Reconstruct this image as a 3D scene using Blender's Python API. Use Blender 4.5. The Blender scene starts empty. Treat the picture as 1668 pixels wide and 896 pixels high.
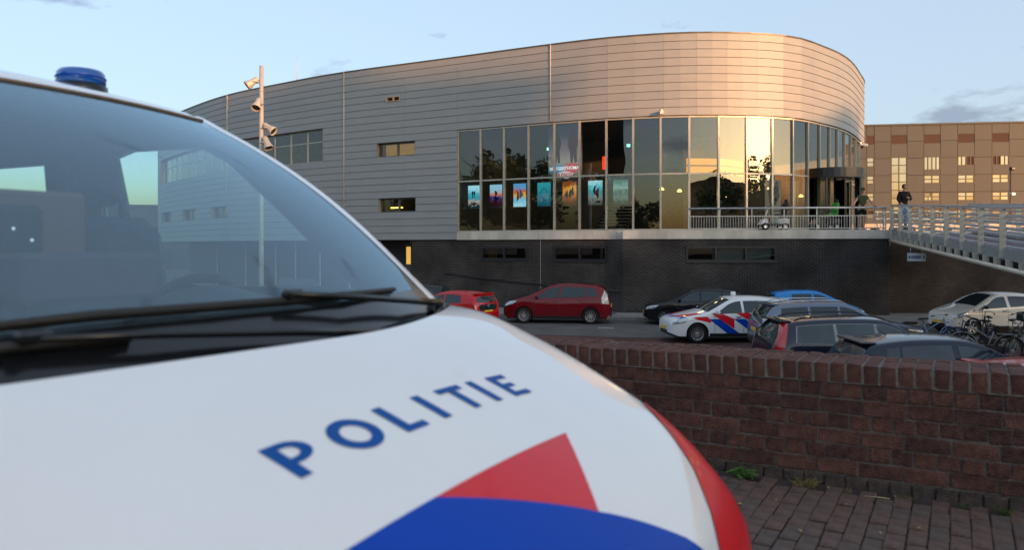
import bpy, bmesh, math, random
from mathutils import Vector, Matrix
from mathutils.geometry import tessellate_polygon
R = math.radians
rnd = random.Random(7)
scene = bpy.context.scene
COL = scene.collection

# ------------------------------------------------------------------ camera
cam_d = bpy.data.cameras.new('camera')
cam_d.sensor_width = 36.0
cam_d.lens = 28.06
cam_d.shift_y = -0.0276
cam_d.clip_start = 0.05
cam_d.clip_end = 6000
cam_d.dof.use_dof = True
cam_d.dof.focus_distance = 24.0
cam_d.dof.aperture_fstop = 3.6
cam = bpy.data.objects.new('camera', cam_d)
cam.location = (0, 0, 1.3)
cam.rotation_euler = (R(90), 0, 0)
COL.objects.link(cam)
scene.camera = cam

# ------------------------------------------------------------------ sky and sun
SUN_AZ = R(139.0)      # clockwise from +Y
SUN_EL = R(5.2)
world = bpy.data.worlds.new('World')
scene.world = world
world.use_nodes = True
wn, wl = world.node_tree.nodes, world.node_tree.links
wn.clear()
w_out = wn.new('ShaderNodeOutputWorld')
w_bg = wn.new('ShaderNodeBackground')
w_bg.inputs['Strength'].default_value = 0.15
w_sky = wn.new('ShaderNodeTexSky')
w_sky.sky_type = 'NISHITA'
w_sky.sun_disc = False
w_sky.sun_elevation = SUN_EL
w_sky.sun_rotation = SUN_AZ
w_sky.air_density = 1.0
w_sky.dust_density = 2.6
w_sky.ozone_density = 2.5
# broken cloud banks, one field over the whole sky
w_tc = wn.new('ShaderNodeTexCoord')
w_sep = wn.new('ShaderNodeSeparateXYZ')
wl.new(w_tc.outputs['Generated'], w_sep.inputs[0])
def wmath(op, a, b):
    m = wn.new('ShaderNodeMath'); m.operation = op
    for i, v in enumerate((a, b)):
        if isinstance(v, (int, float)): m.inputs[i].default_value = v
        else: wl.new(v, m.inputs[i])
    return m.outputs[0]
w_cmb = wn.new('ShaderNodeCombineXYZ')
wl.new(w_sep.outputs[0], w_cmb.inputs[0]); wl.new(w_sep.outputs[1], w_cmb.inputs[1])
wl.new(wmath('MULTIPLY', w_sep.outputs[2], 2.6), w_cmb.inputs[2])
w_map = wn.new('ShaderNodeMapping')
w_map.inputs['Location'].default_value = (19.12, 18.96, 0.12)
w_map.inputs['Scale'].default_value = (4.2, 4.2, 4.2)
wl.new(w_cmb.outputs[0], w_map.inputs[0])
w_noi = wn.new('ShaderNodeTexNoise')
w_noi.inputs['Scale'].default_value = 1.25
w_noi.inputs['Detail'].default_value = 6.0
w_noi.inputs['Roughness'].default_value = 0.55
wl.new(w_map.outputs[0], w_noi.inputs['Vector'])
w_rmp = wn.new('ShaderNodeValToRGB')
w_rmp.color_ramp.elements[0].position = 0.612
w_rmp.color_ramp.elements[1].position = 0.68
wl.new(w_noi.outputs['Fac'], w_rmp.inputs[0])
w_mix = wn.new('ShaderNodeMix'); w_mix.data_type = 'RGBA'; w_mix.blend_type = 'MULTIPLY'
wl.new(w_rmp.outputs['Color'], w_mix.inputs['Factor'])
# thin high haze pales the blue part of the sky
w_sc = wn.new('ShaderNodeSeparateColor'); wl.new(w_sky.outputs[0], w_sc.inputs[0])
w_f = wmath('DIVIDE', wmath('SUBTRACT', w_sc.outputs[2], w_sc.outputs[0]), wmath('ADD', w_sc.outputs[2], w_sc.outputs[0]))
w_mr = wn.new('ShaderNodeMapRange'); w_mr.inputs['From Min'].default_value = -0.1; w_mr.inputs['From Max'].default_value = 0.30
w_mr.inputs['To Max'].default_value = 0.67
wl.new(w_f, w_mr.inputs['Value'])
w_vl = wn.new('ShaderNodeMix'); w_vl.data_type = 'RGBA'
wl.new(w_mr.outputs[0], w_vl.inputs['Factor']); wl.new(w_sky.outputs[0], w_vl.inputs['A']); w_vl.inputs['B'].default_value = (1.13, 1.30, 1.53, 1)
wl.new(w_vl.outputs['Result'], w_mix.inputs['A'])
w_mix.inputs['B'].default_value = (0.62, 0.60, 0.66, 1)
wl.new(w_mix.outputs['Result'], w_bg.inputs['Color'])
wl.new(w_bg.outputs[0], w_out.inputs['Surface'])

sun_d = bpy.data.lights.new('sun', 'SUN')
sun_d.energy = 1.9
sun_d.angle = R(0.9)
sun_d.color = (1.0, 0.43, 0.15)
sun = bpy.data.objects.new('sun', sun_d)
SUN_DIR = Vector((math.sin(SUN_AZ)*math.cos(SUN_EL), math.cos(SUN_AZ)*math.cos(SUN_EL), math.sin(SUN_EL)))
sun.rotation_euler = SUN_DIR.to_track_quat('Z', 'Y').to_euler()
sun.location = (30, -30, 40)
COL.objects.link(sun)

scene.view_settings.view_transform = 'Standard'
scene.view_settings.look = 'None'
scene.view_settings.gamma = 1.0
scene.view_settings.use_curve_mapping = False
scene.view_settings.exposure = 1.94
scene.cycles.use_denoising = True
scene.cycles.max_bounces = 7
scene.cycles.transparent_max_bounces = 12
scene.cycles.sample_clamp_indirect = 6.0

# ------------------------------------------------------------------ materials
MATS = {}
def mat(name, col, rough=0.5, metal=0.0, var=0.0, vscale=4.0, bump=0.0, bscale=60.0, coat=0.0, spec=0.5,
        emit=None, estr=1.0, col2=None, stretch=None, rvar=0.0):
    if name in MATS: return MATS[name]
    m = bpy.data.materials.new(name); m.use_nodes = True
    nt = m.node_tree; n = nt.nodes; l = nt.links
    p = n['Principled BSDF']
    p.inputs['Roughness'].default_value = rough
    p.inputs['Metallic'].default_value = metal
    p.inputs['Specular IOR Level'].default_value = min(spec, 0.15) if (rough > 0.68 and metal == 0) else spec
    p.inputs['Coat Weight'].default_value = coat
    p.inputs['Coat Roughness'].default_value = 0.03
    tc = n.new('ShaderNodeTexCoord')
    vec = tc.outputs['Object']
    if stretch:
        mp = n.new('ShaderNodeMapping'); mp.inputs['Scale'].default_value = stretch
        l.new(vec, mp.inputs[0]); vec = mp.outputs[0]
    nz = n.new('ShaderNodeTexNoise'); nz.inputs['Scale'].default_value = vscale
    nz.inputs['Detail'].default_value = 5.0; nz.inputs['Roughness'].default_value = 0.6
    l.new(vec, nz.inputs['Vector'])
    mx = n.new('ShaderNodeMix'); mx.data_type = 'RGBA'
    c2 = col2 if col2 else tuple(min(1, c*(1+var)) for c in col)
    c1 = col if col2 else tuple(c*(1-var) for c in col)
    mx.inputs['A'].default_value = (*c1, 1); mx.inputs['B'].default_value = (*c2, 1)
    rp = n.new('ShaderNodeMapRange'); rp.inputs['From Min'].default_value = 0.3; rp.inputs['From Max'].default_value = 0.7
    l.new(nz.outputs['Fac'], rp.inputs['Value'])
    l.new(rp.outputs[0], mx.inputs['Factor'])
    l.new(mx.outputs['Result'], p.inputs['Base Color'])
    if rvar:
        r2 = n.new('ShaderNodeMapRange'); r2.inputs['To Min'].default_value = max(0.02, rough-rvar); r2.inputs['To Max'].default_value = rough+rvar
        l.new(nz.outputs['Fac'], r2.inputs['Value']); l.new(r2.outputs[0], p.inputs['Roughness'])
    if bump:
        nb = n.new('ShaderNodeTexNoise'); nb.inputs['Scale'].default_value = bscale; nb.inputs['Detail'].default_value = 5.0
        l.new(vec, nb.inputs['Vector'])
        bp = n.new('ShaderNodeBump'); bp.inputs['Strength'].default_value = bump; bp.inputs['Distance'].default_value = 0.02
        l.new(nb.outputs['Fac'], bp.inputs['Height']); l.new(bp.outputs[0], p.inputs['Normal'])
    if emit:
        p.inputs['Emission Color'].default_value = (*emit, 1); p.inputs['Emission Strength'].default_value = estr
    MATS[name] = m
    return m

def glass(name, tint=(0.8, 0.9, 0.9), ior=1.5, gcol=(1, 1, 1), wave=0.0, wscale=1.0, rough=0.0, haze=None, hazef=0.0):
    """thin sheet of glass: tinted see-through with a mirror part that follows the angle"""
    if name in MATS: return MATS[name]
    m = bpy.data.materials.new(name); m.use_nodes = True
    nt = m.node_tree; n = nt.nodes; l = nt.links; n.clear()
    o = n.new('ShaderNodeOutputMaterial'); mx = n.new('ShaderNodeMixShader')
    tr = n.new('ShaderNodeBsdfTransparent'); tr.inputs[0].default_value = (*tint, 1)
    gl = n.new('ShaderNodeBsdfGlossy'); gl.inputs['Roughness'].default_value = rough; gl.inputs['Color'].default_value = (*gcol, 1)
    fr = n.new('ShaderNodeFresnel'); fr.inputs['IOR'].default_value = ior
    base = tr.outputs[0]
    if haze:
        df = n.new('ShaderNodeBsdfDiffuse'); df.inputs[0].default_value = (*haze, 1)
        m2 = n.new('ShaderNodeMixShader'); m2.inputs[0].default_value = hazef
        l.new(tr.outputs[0], m2.inputs[1]); l.new(df.outputs[0], m2.inputs[2]); base = m2.outputs[0]
    l.new(fr.outputs[0], mx.inputs[0]); l.new(base, mx.inputs[1]); l.new(gl.outputs[0], mx.inputs[2])
    if wave:
        tc = n.new('ShaderNodeTexCoord'); mp = n.new('ShaderNodeMapping'); mp.inputs['Scale'].default_value = (1, 1, 0.35)
        nz = n.new('ShaderNodeTexNoise'); nz.inputs['Scale'].default_value = wscale; nz.inputs['Detail'].default_value = 1.5
        bp = n.new('ShaderNodeBump'); bp.inputs['Strength'].default_value = wave; bp.inputs['Distance'].default_value = 0.05
        l.new(tc.outputs['Object'], mp.inputs[0]); l.new(mp.outputs[0], nz.inputs['Vector'])
        l.new(nz.outputs['Fac'], bp.inputs['Height']); l.new(bp.outputs[0], gl.inputs['Normal'])
    l.new(mx.outputs[0], o.inputs[0])
    MATS[name] = m
    return m

def brickmat(name, c1, c2, mortar, bw, bh, ms=0.012, rough=0.85, uv=True, offset=0.5, dirt=0.35, bumpd=0.006):
    if name in MATS: return MATS[name]
    m = bpy.data.materials.new(name); m.use_nodes = True
    nt = m.node_tree; n = nt.nodes; l = nt.links
    p = n['Principled BSDF']; p.inputs['Roughness'].default_value = rough; p.inputs['Specular IOR Level'].default_value = 0.12
    tc = n.new('ShaderNodeTexCoord'); b = n.new('ShaderNodeTexBrick')
    b.inputs['Scale'].default_value = 1.0; b.offset = offset
    b.inputs['Brick Width'].default_value = bw; b.inputs['Row Height'].default_value = bh
    b.inputs['Mortar Size'].default_value = ms; b.inputs['Bias'].default_value = 0.0
    b.inputs['Color1'].default_value = (*c1, 1); b.inputs['Color2'].default_value = (*c2, 1); b.inputs['Mortar'].default_value = (*mortar, 1)
    src = tc.outputs['UV'] if uv else tc.outputs['Object']
    l.new(src, b.inputs['Vector'])
    nz = n.new('ShaderNodeTexNoise'); nz.inputs['Scale'].default_value = 0.55; nz.inputs['Detail'].default_value = 7.0
    l.new(src, nz.inputs['Vector'])
    mr = n.new('ShaderNodeMapRange'); mr.inputs['From Min'].default_value = 0.3; mr.inputs['From Max'].default_value = 0.75
    mr.inputs['To Min'].default_value = 1-dirt; mr.inputs['To Max'].default_value = 1+dirt*0.6
    l.new(nz.outputs['Fac'], mr.inputs['Value'])
    mx = n.new('ShaderNodeMix'); mx.data_type = 'RGBA'; mx.blend_type = 'MULTIPLY'; mx.inputs['Factor'].default_value = 1
    l.new(b.outputs['Color'], mx.inputs['A']); l.new(mr.outputs[0], mx.inputs['B'])
    l.new(mx.outputs['Result'], p.inputs['Base Color'])
    bp = n.new('ShaderNodeBump'); bp.inputs['Strength'].default_value = 0.7; bp.inputs['Distance'].default_value = bumpd; bp.invert = True
    l.new(b.outputs['Fac'], bp.inputs['Height']); l.new(bp.outputs[0], p.inputs['Normal'])
    MATS[name] = m
    return m

# ------------------------------------------------------------------ mesh helpers
class MB:
    def __init__(s): s.v = []; s.f = []; s.uv = None; s.smooth = []
    def add(s, vs, fs, smooth=False):
        o = len(s.v); s.v += [tuple(v) for v in vs]
        s.f += [tuple(i+o for i in f) for f in fs]; s.smooth += [smooth]*len(fs)
        return s
    def box(s, c, d, rot=None):
        hx, hy, hz = d[0]/2, d[1]/2, d[2]/2
        vs = [Vector((x*hx, y*hy, z*hz)) for x in (-1, 1) for y in (-1, 1) for z in (-1, 1)]
        if rot is not None: vs = [rot @ v for v in vs]
        c = Vector(c)
        return s.add([v+c for v in vs], [(0,1,3,2),(4,6,7,5),(0,4,5,1),(2,3,7,6),(0,2,6,4),(1,5,7,3)])
    def bbox(s, c, d, b=0.01, rot=None):
        """box with chamfered edges"""
        bm = bmesh.new(); bmesh.ops.create_cube(bm, size=1.0)
        for v in bm.verts: v.co = Vector((v.co.x*d[0], v.co.y*d[1], v.co.z*d[2]))
        bmesh.ops.bevel(bm, geom=bm.edges[:], offset=b, segments=1, affect='EDGES')
        bm.verts.index_update()
        c = Vector(c)
        vs = [(rot @ v.co if rot is not None else v.co)+c for v in bm.verts]
        s.add(vs, [tuple(v.index for v in f.verts) for f in bm.faces]); bm.free()
        return s
    def beam(s, p0, p1, w, h, up=(0, 0, 1)):
        p0 = Vector(p0); p1 = Vector(p1); d = p1-p0
        x = d.normalized(); y = Vector(up).cross(x).normalized(); z = x.cross(y)
        return s.box((p0+p1)/2, (d.length, w, h), Matrix((x, y, z)).transposed())
    def tube(s, pts, r, n=8, closed=False, cap=True):
        pts = [Vector(p) for p in pts]; N = len(pts)
        rs = r if isinstance(r, (list, tuple)) else [r]*N
        rings = []; prev = None
        for i, p in enumerate(pts):
            a = pts[(i-1) % N] if (closed or i > 0) else p
            b = pts[(i+1) % N] if (closed or i < N-1) else p
            t = (b-a).normalized()
            if prev is None:
                q = Vector((0, 0, 1)) if abs(t.z) < 0.9 else Vector((1, 0, 0))
                x = q.cross(t).normalized()
            else:
                x = (prev-t*prev.dot(t)).normalized()
            prev = x; y = t.cross(x)
            rings.append([p+(x*math.cos(2*math.pi*k/n)+y*math.sin(2*math.pi*k/n))*rs[i] for k in range(n)])
        vs = [v for g in rings for v in g]; fs = []
        for i in range(N if closed else N-1):
            for k in range(n):
                fs.append((i*n+k, i*n+(k+1) % n, ((i+1) % N)*n+(k+1) % n, ((i+1) % N)*n+k))
        s.add(vs, fs, True)
        if cap and not closed:
            o = len(s.v)-len(vs)
            s.f.append(tuple(o+k for k in reversed(range(n)))); s.smooth.append(False)
            s.f.append(tuple(o+(N-1)*n+k for k in range(n))); s.smooth.append(False)
        return s
    def lathe(s, prof, n=24, axis='z', c=(0, 0, 0), smooth=True):
        vs = []; fs = []; m = len(prof); c = Vector(c)
        for k in range(n):
            a = 2*math.pi*k/n
            for (r, h) in prof:
                x, y, z = r*math.cos(a), r*math.sin(a), h
                v = {'z': (x, y, z), 'y': (x, h, y), 'x': (h, x, y)}[axis]
                vs.append(Vector(v)+c)
        for k in range(n):
            for j in range(m-1):
                q = (k*m+j, ((k+1) % n)*m+j, ((k+1) % n)*m+j+1, k*m+j+1)
                fs.append(q if axis == 'z' else q[::-1])
        return s.add(vs, fs, smooth)
    def prism(s, poly, f0, f1):
        """2D polygon swept between two mappings f0(p), f1(p)"""
        n = len(poly); vs = [f0(p) for p in poly]+[f1(p) for p in poly]
        fs = [tuple(range(n))[::-1], tuple(range(n, 2*n))]+[(i, (i+1) % n, n+(i+1) % n, n+i) for i in range(n)]
        return s.add(vs, fs)
    def grid(s, fn, us, vs_, smooth=True, flip=False):
        nu, nv = len(us), len(vs_)
        vs = [fn(u, v) for u in us for v in vs_]
        fs = [(i*nv+j, (i+1)*nv+j, (i+1)*nv+j+1, i*nv+j+1) for i in range(nu-1) for j in range(nv-1)]
        if flip: fs = [f[::-1] for f in fs]
        return s.add(vs, fs, smooth)
    def mesh(s, name, material, sharp=None):
        me = bpy.data.meshes.new(name)
        me.from_pydata([tuple(v) for v in s.v], [], s.f)
        if any(s.smooth): me.polygons.foreach_set('use_smooth', s.smooth)
        if s.uv:
            lay = me.uv_layers.new(name='UVMap')
            for lp in me.loops: lay.data[lp.index].uv = s.uv[lp.vertex_index]
        me.materials.append(material)
        me.update()
        if sharp: me.set_sharp_from_angle(angle=R(sharp))
        return me
    def build(s, name, material, parent=None, loc=(0, 0, 0), rotz=0.0, sharp=None):
        return link(name, s.mesh(name, material, sharp), parent, loc, rotz)

def link(name, me, parent=None, loc=(0, 0, 0), rotz=0.0, rot=None):
    o = bpy.data.objects.new(name, me); COL.objects.link(o)
    o.location = loc
    o.rotation_euler = rot if rot is not None else (0, 0, rotz)
    if parent is not None: o.parent = parent
    return o
def tag(o, label=None, cat=None, group=None, kind=None):
    if label: o['label'] = label
    if cat: o['category'] = cat
    if group: o['group'] = group
    if kind: o['kind'] = kind
    return o
def thing(name, label, cat, loc=(0, 0, 0), rotz=0.0, group=None):
    return tag(link(name, None, None, loc, rotz), label, cat, group)
def struct(o): o['kind'] = 'structure'; return o
def linspace(a, b, n): return [a+(b-a)*i/(n-1) for i in range(n)]
def lerp(a, b, t): return a+(b-a)*t
def interp(xs, ys, x):
    if x <= xs[0]: return ys[0]
    for i in range(len(xs)-1):
        if x <= xs[i+1]:
            return ys[i]+(ys[i+1]-ys[i])*(x-xs[i])/(xs[i+1]-xs[i])
    return ys[-1]
def pchip(xk, yk):
    n = len(xk); h = [xk[i+1]-xk[i] for i in range(n-1)]; d = [(yk[i+1]-yk[i])/h[i] for i in range(n-1)]
    m = [0.0]*n; m[0] = d[0]; m[-1] = d[-1]
    for i in range(1, n-1):
        if d[i-1]*d[i] > 0:
            w1 = 2*h[i]+h[i-1]; w2 = h[i]+2*h[i-1]; m[i] = (w1+w2)/(w1/d[i-1]+w2/d[i])
    def f(x):
        x = min(max(x, xk[0]), xk[-1]); i = 0
        while i < n-2 and x > xk[i+1]: i += 1
        t = (x-xk[i])/h[i]
        return (2*t**3-3*t**2+1)*yk[i]+(t**3-2*t**2+t)*h[i]*m[i]+(3*t**2-2*t**3)*yk[i+1]+(t**3-t**2)*h[i]*m[i+1]
    return f
def patch(poly, fn, step, holes=()):
    """flat outline cut into small cells and laid on a surface: fn(a, b) -> point"""
    bm = bmesh.new()
    loops = [[Vector((a, b, 0)) for a, b in poly]]+[[Vector((a, b, 0)) for a, b in h] for h in holes]
    tris = tessellate_polygon(loops)
    vs = [bm.verts.new(p) for lp in loops for p in lp]
    for t in tris:
        try: bm.faces.new([vs[i] for i in t])
        except ValueError: pass
    xs = [p.x for p in loops[0]]; ys = [p.y for p in loops[0]]
    sx, sy = step if isinstance(step, tuple) else (step, step)
    for k in range(1, int((max(xs)-min(xs))/sx)+1):
        bmesh.ops.bisect_plane(bm, geom=bm.verts[:]+bm.edges[:]+bm.faces[:], plane_co=(min(xs)+k*sx, 0, 0), plane_no=(1, 0, 0))
    for k in range(1, int((max(ys)-min(ys))/sy)+1):
        bmesh.ops.bisect_plane(bm, geom=bm.verts[:]+bm.edges[:]+bm.faces[:], plane_co=(0, min(ys)+k*sy, 0), plane_no=(0, 1, 0))
    bmesh.ops.remove_doubles(bm, verts=bm.verts[:], dist=1e-5)
    bm.verts.index_update()
    m = MB(); m.add([fn(v.co.x, v.co.y) for v in bm.verts], [tuple(v.index for v in f.verts) for f in bm.faces], True)
    bm.free()
    return m
def text_mesh(txt, size, bold=0.0, align='CENTER'):
    cu = bpy.data.curves.new('lettering', 'FONT'); cu.body = txt; cu.size = size; cu.align_x = align; cu.align_y = 'CENTER'
    cu.offset = bold; cu.resolution_u = 3; cu.extrude = 0.002
    o = bpy.data.objects.new('lettering', cu); COL.objects.link(o)
    dg = bpy.context.evaluated_depsgraph_get()
    me = bpy.data.meshes.new_from_object(o.evaluated_get(dg))
    bpy.data.objects.remove(o); bpy.data.curves.remove(cu)
    return me
def copy_tree(o, parent=None):
    c = o.copy(); COL.objects.link(c); c.parent = parent
    for ch in [x for x in bpy.data.objects if x.parent == o]: copy_tree(ch, c)
    return c

# ------------------------------------------------------------------ common materials
M_PAVE = brickmat('paver_far', (0.060, 0.045, 0.042), (0.085, 0.060, 0.055), (0.065, 0.055, 0.048), 0.21, 0.084, 0.006, bumpd=0.004)
M_LOT = brickmat('lot_clinker', (0.14, 0.065, 0.055), (0.095, 0.055, 0.05), (0.05, 0.045, 0.04), 0.21, 0.10, 0.008, dirt=0.5)
M_ASPH = mat('asphalt', (0.115, 0.112, 0.107), 0.85, var=0.22, vscale=1.2, bump=0.5, bscale=300)
M_SIDE = brickmat('sidewalk_slab', (0.30, 0.285, 0.26), (0.25, 0.24, 0.22), (0.12, 0.115, 0.11), 0.30, 0.30, 0.008, dirt=0.3)
M_KERB = mat('kerb_concrete', (0.26, 0.25, 0.235), 0.85, var=0.25, vscale=3, bump=0.3)
M_GROUND = mat('ground_soil', (0.10, 0.09, 0.075), 0.95, var=0.3, vscale=0.2)
M_PLAZA = brickmat('plaza_paving', (0.22, 0.17, 0.15), (0.26, 0.20, 0.17), (0.13, 0.11, 0.10), 0.4, 0.4, 0.01)
M_DBRICK = brickmat('dark_brick', (0.027, 0.025, 0.027), (0.045, 0.040, 0.039), (0.108, 0.10, 0.092), 0.235, 0.082, 0.011, rough=0.72, dirt=0.55)
M_CONC = mat('concrete', (0.54, 0.51, 0.455), 0.8, var=0.28, vscale=1.1, bump=0.3, bscale=30, stretch=(1.0, 1.0, 0.35))
M_BLACK = mat('black_plastic', (0.012, 0.012, 0.013), 0.45, var=0.2)
M_DARK = mat('dark_metal', (0.03, 0.031, 0.034), 0.4, metal=0.3, var=0.2)
M_ALU = mat('aluminium', (0.55, 0.55, 0.54), 0.38, metal=0.7, var=0.08, vscale=2)
M_GALV = mat('galvanised_steel', (0.50, 0.51, 0.51), 0.45, metal=0.6, var=0.14, vscale=5)
M_WHITE = mat('white_paint', (0.78, 0.78, 0.77), 0.5, var=0.05)

FWD = Vector((0.8736, -0.4867, 0)); LFT = Vector((0.4867, 0.8736, 0))
VAN_RZ = math.atan2(FWD.y, FWD.x)

def flat(name, pts, z, m, uvf=None, thick=0.0):
    b = MB(); n = len(pts)
    b.v = [(x, y, z) for x, y in pts]; b.f = [tuple(range(n))]; b.smooth = [False]
    if thick:
        b.v += [(x, y, z-thick) for x, y in pts]
        for i in range(n): b.f.append(((i+1) % n, i, n+i, n+(i+1) % n)); b.smooth.append(False)
    if uvf: b.uv = [uvf(*v) for v in b.v]
    return struct(b.build(name, m))

# wide ground at street level, reaching the horizon
flat('ground', [(-2500, -2500), (2500, -2500), (2500, 2500), (-2500, 2500)], -1.84, M_GROUND)
D = Vector((0.968, -0.252)); N = Vector((0.252, 0.968))
def strip(a, n0, n1, b):  # band along the street
    return [tuple(D*a+N*n0), tuple(D*b+N*n0), tuple(D*b+N*n1), tuple(D*a+N*n1)]
duv = lambda x, y, z: (x*D.x+y*D.y, x*N.x+y*N.y)
flat('road', strip(-90, 27.4, 33.7, 70), -1.80, M_ASPH)
flat('car_park', strip(-90, 6.2, 27.4, 70), -1.804, M_LOT, duv, 0.0)
flat('sidewalk', strip(-90, 33.82, 41.5, 70), -1.68, M_SIDE, duv, 0.14)
for k in range(42):
    a = -24+k*1.0
    if k == 0: kerb_me = MB().bbox((0.495, 0.06, -0.06), (0.985, 0.118, 0.15), 0.012).mesh('kerb', M_KERB)
    if k == 0:
        road_kerb = struct(MB().box((-57.5, 0.06, -0.06), (65.0, 0.118, 0.14)).build('kerb', M_KERB, None, (*(N*33.7), -1.674), math.atan2(D.y, D.x)))
        MB().box((44.0, 0.06, -0.06), (52.0, 0.118, 0.14)).build('kerb_run', M_KERB, road_kerb)
    link('kerb_stone', kerb_me, road_kerb, (a, 0, 0))
for k, (a, n) in enumerate([(0.7, 29.9), (2.6, 29.6), (-4.5, 30.2)]):
    struct(MB().add([(0, 0, 0), (0.62, 0, 0), (0.62, 0.14, 0), (0, 0.14, 0)], [(0, 1, 2, 3)]).build('road_marking', mat('road_paint', (0.6, 0.6, 0.58), 0.7, var=0.3, vscale=9), None, (*(D*a+N*n), -1.796), math.atan2(D.y, D.x)))

# ------------------------------------------------------------------ upper pavement beside the van, and its brick parapet
WALL_D = 4.69
pv = MB(); pv.v = [(-60, -140, 0), (60, -140, 0), (60, WALL_D+0.2, 0), (-60, WALL_D+0.2, 0), (-60, -140, -1.9), (60, -140, -1.9), (60, WALL_D+0.2, -1.9), (-60, WALL_D+0.2, -1.9)]
pv.f = [(0, 1, 2, 3), (2, 6, 7, 3)]; pv.smooth = [False]*2; pv.uv = [(v[1], v[0]) for v in pv.v]
pavement = struct(pv.build('pavement', M_PAVE, None, (0, 0, -0.014), VAN_RZ))
paver_mats = [mat('paver_brown', (0.128, 0.084, 0.068), 0.8, var=0.3, vscale=14, bump=0.5, bscale=90),
              mat('paver_grey', (0.112, 0.084, 0.072), 0.8, var=0.3, vscale=14, bump=0.5, bscale=90),
              mat('paver_purple', (0.126, 0.081, 0.067), 0.75, var=0.35, vscale=14, bump=0.5, bscale=90)]
pv_me = []
for q in range(6):
    b = MB().bbox((0, 0, -0.02), (0.0815-0.002*(q % 2), 0.196-0.003*(q % 3), 0.042), 0.005)
    pv_me.append(b.mesh('paver', paver_mats[q % 3]))
ncol = 0
for c in range(37):
    for r in range(8):
        x = -1.75+c*0.084; y = WALL_D-0.06-0.105-r*0.21-(0.105 if c % 2 else 0)
        o = link('paver', pv_me[rnd.choice((0, 0, 1, 2, 2, 3, 4, 5))], pavement, (x+rnd.uniform(-.003, .003), y+rnd.uniform(-.008, .008), 0.014+rnd.uniform(-.004, .003)),
             rot=(rnd.uniform(-.012, .012), rnd.uniform(-.02, .02), rnd.uniform(-.015, .015)))

M_MORTAR = mat('mortar', (0.15, 0.135, 0.125), 0.95, var=0.3, vscale=20, bump=0.6, bscale=120)
bk = [mat('wall_brick_a', (0.110, 0.053, 0.043), 0.8, var=0.35, vscale=18, bump=0.7, bscale=95),
      mat('wall_brick_b', (0.094, 0.047, 0.039), 0.8, var=0.4, vscale=18, bump=0.7, bscale=95),
      mat('wall_brick_c', (0.125, 0.060, 0.047), 0.82, var=0.35, vscale=18, bump=0.7, bscale=95),
      mat('wall_brick_d', (0.076, 0.040, 0.035), 0.8, var=0.4, vscale=18, bump=0.7, bscale=95)]
M_BASEB = mat('base_brick', (0.075, 0.058, 0.052), 0.9, var=0.4, vscale=15, bump=0.7, bscale=95)
def rough_brick(d, m, seed):
    r = random.Random(seed); b = MB().bbox((0, 0, 0), d, 0.0045)
    b.v = [(x+r.uniform(-.003, .003), y+r.uniform(-.003, .003), z+r.uniform(-.003, .003)) for x, y, z in b.v]
    return b.mesh('brick', m)
WT = 0.44; CH = 0.0835; CAPZ = 0.558
parapet = thing('parapet_wall', 'low dark red brick parapet with a brick on edge coping beside the parked cars', 'wall', (0, 0, 0), VAN_RZ)
core = MB()
core.box((-1.05, WALL_D+0.005+(WT-0.012)/2, -0.652), (4.5, WT-0.012, 2.49))
core.build('mortar_core', M_MORTAR, parapet)
MB().box((-1.05, WALL_D-0.010+0.215, 0.606), (4.5, 0.432, 0.101)).build('mortar_bed', mat('mortar_pale', (0.17, 0.16, 0.148), 0.95, var=0.3, vscale=20, bump=0.6, bscale=120), parapet)
M_PARA = brickmat('parapet_run', (0.092, 0.045, 0.037), (0.070, 0.037, 0.032), (0.11, 0.10, 0.09), 0.21, CH, 0.006)
run = MB()
for x0, x1 in ((-45, -3.3), (1.2, 45)):
    run.box(((x0+x1)/2, WALL_D+WT/2, -0.61), (x1-x0, WT, 2*0.61+1.22+0.066))
run.uv = [(v[0], v[2]) for v in run.v]
run.build('wall_run', M_PARA, parapet)
hd = [rough_brick((0.098, 0.10, 0.0735), bk[i % 4], 10+i) for i in range(8)]
st = [rough_brick((0.206, 0.10, 0.0735), bk[i % 4], 40+i) for i in range(8)]
bs = [rough_brick((0.100, 0.10, 0.0735), M_BASEB, 70+i) for i in range(3)]
cp_long = [rough_brick((0.0735, 0.205, 0.104), bk[i % 3], 80+i) for i in range(6)]
cp_half = [rough_brick((0.0735, 0.106, 0.104), bk[i % 3], 90+i) for i in range(6)]
for c in range(7):
    z = CAPZ-0.006-CH*(c+0.5); head = (c % 2 == 0)
    base = c == 6
    x = -3.3+(0.05 if head else 0.02)+0.02*c % 0.05
    while x < 1.18:
        L = 0.108 if head else 0.2165
        me = rnd.choice(bs) if base else rnd.choice(hd if head else st)
        y = WALL_D+0.05-0.004-(0.014 if base else 0)+rnd.uniform(-.004, .003)
        link('brick', me, parapet, (x+L/2, y, z+rnd.uniform(-.002, .002)), rot=(rnd.uniform(-.015, .015), rnd.uniform(-.012, .012)+(math.pi if rnd.random() < .5 else 0), rnd.uniform(-.02, .02)))
        x += L
x = -3.3
while x < 1.17:
    dz = rnd.uniform(-.003, .004)
    for (y, ms) in ((WALL_D-0.014+0.1025, cp_long), (WALL_D-0.014+0.2675, cp_half), (WALL_D-0.014+0.382, cp_half)):
        link('coping_brick', rnd.choice(ms), parapet, (x+0.042, y, CAPZ+0.053+dz+rnd.uniform(-.002, .002)), rot=(rnd.uniform(-.01, .01), rnd.uniform(-.015, .015), rnd.uniform(-.012, .012)))
    x += 0.084

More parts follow.
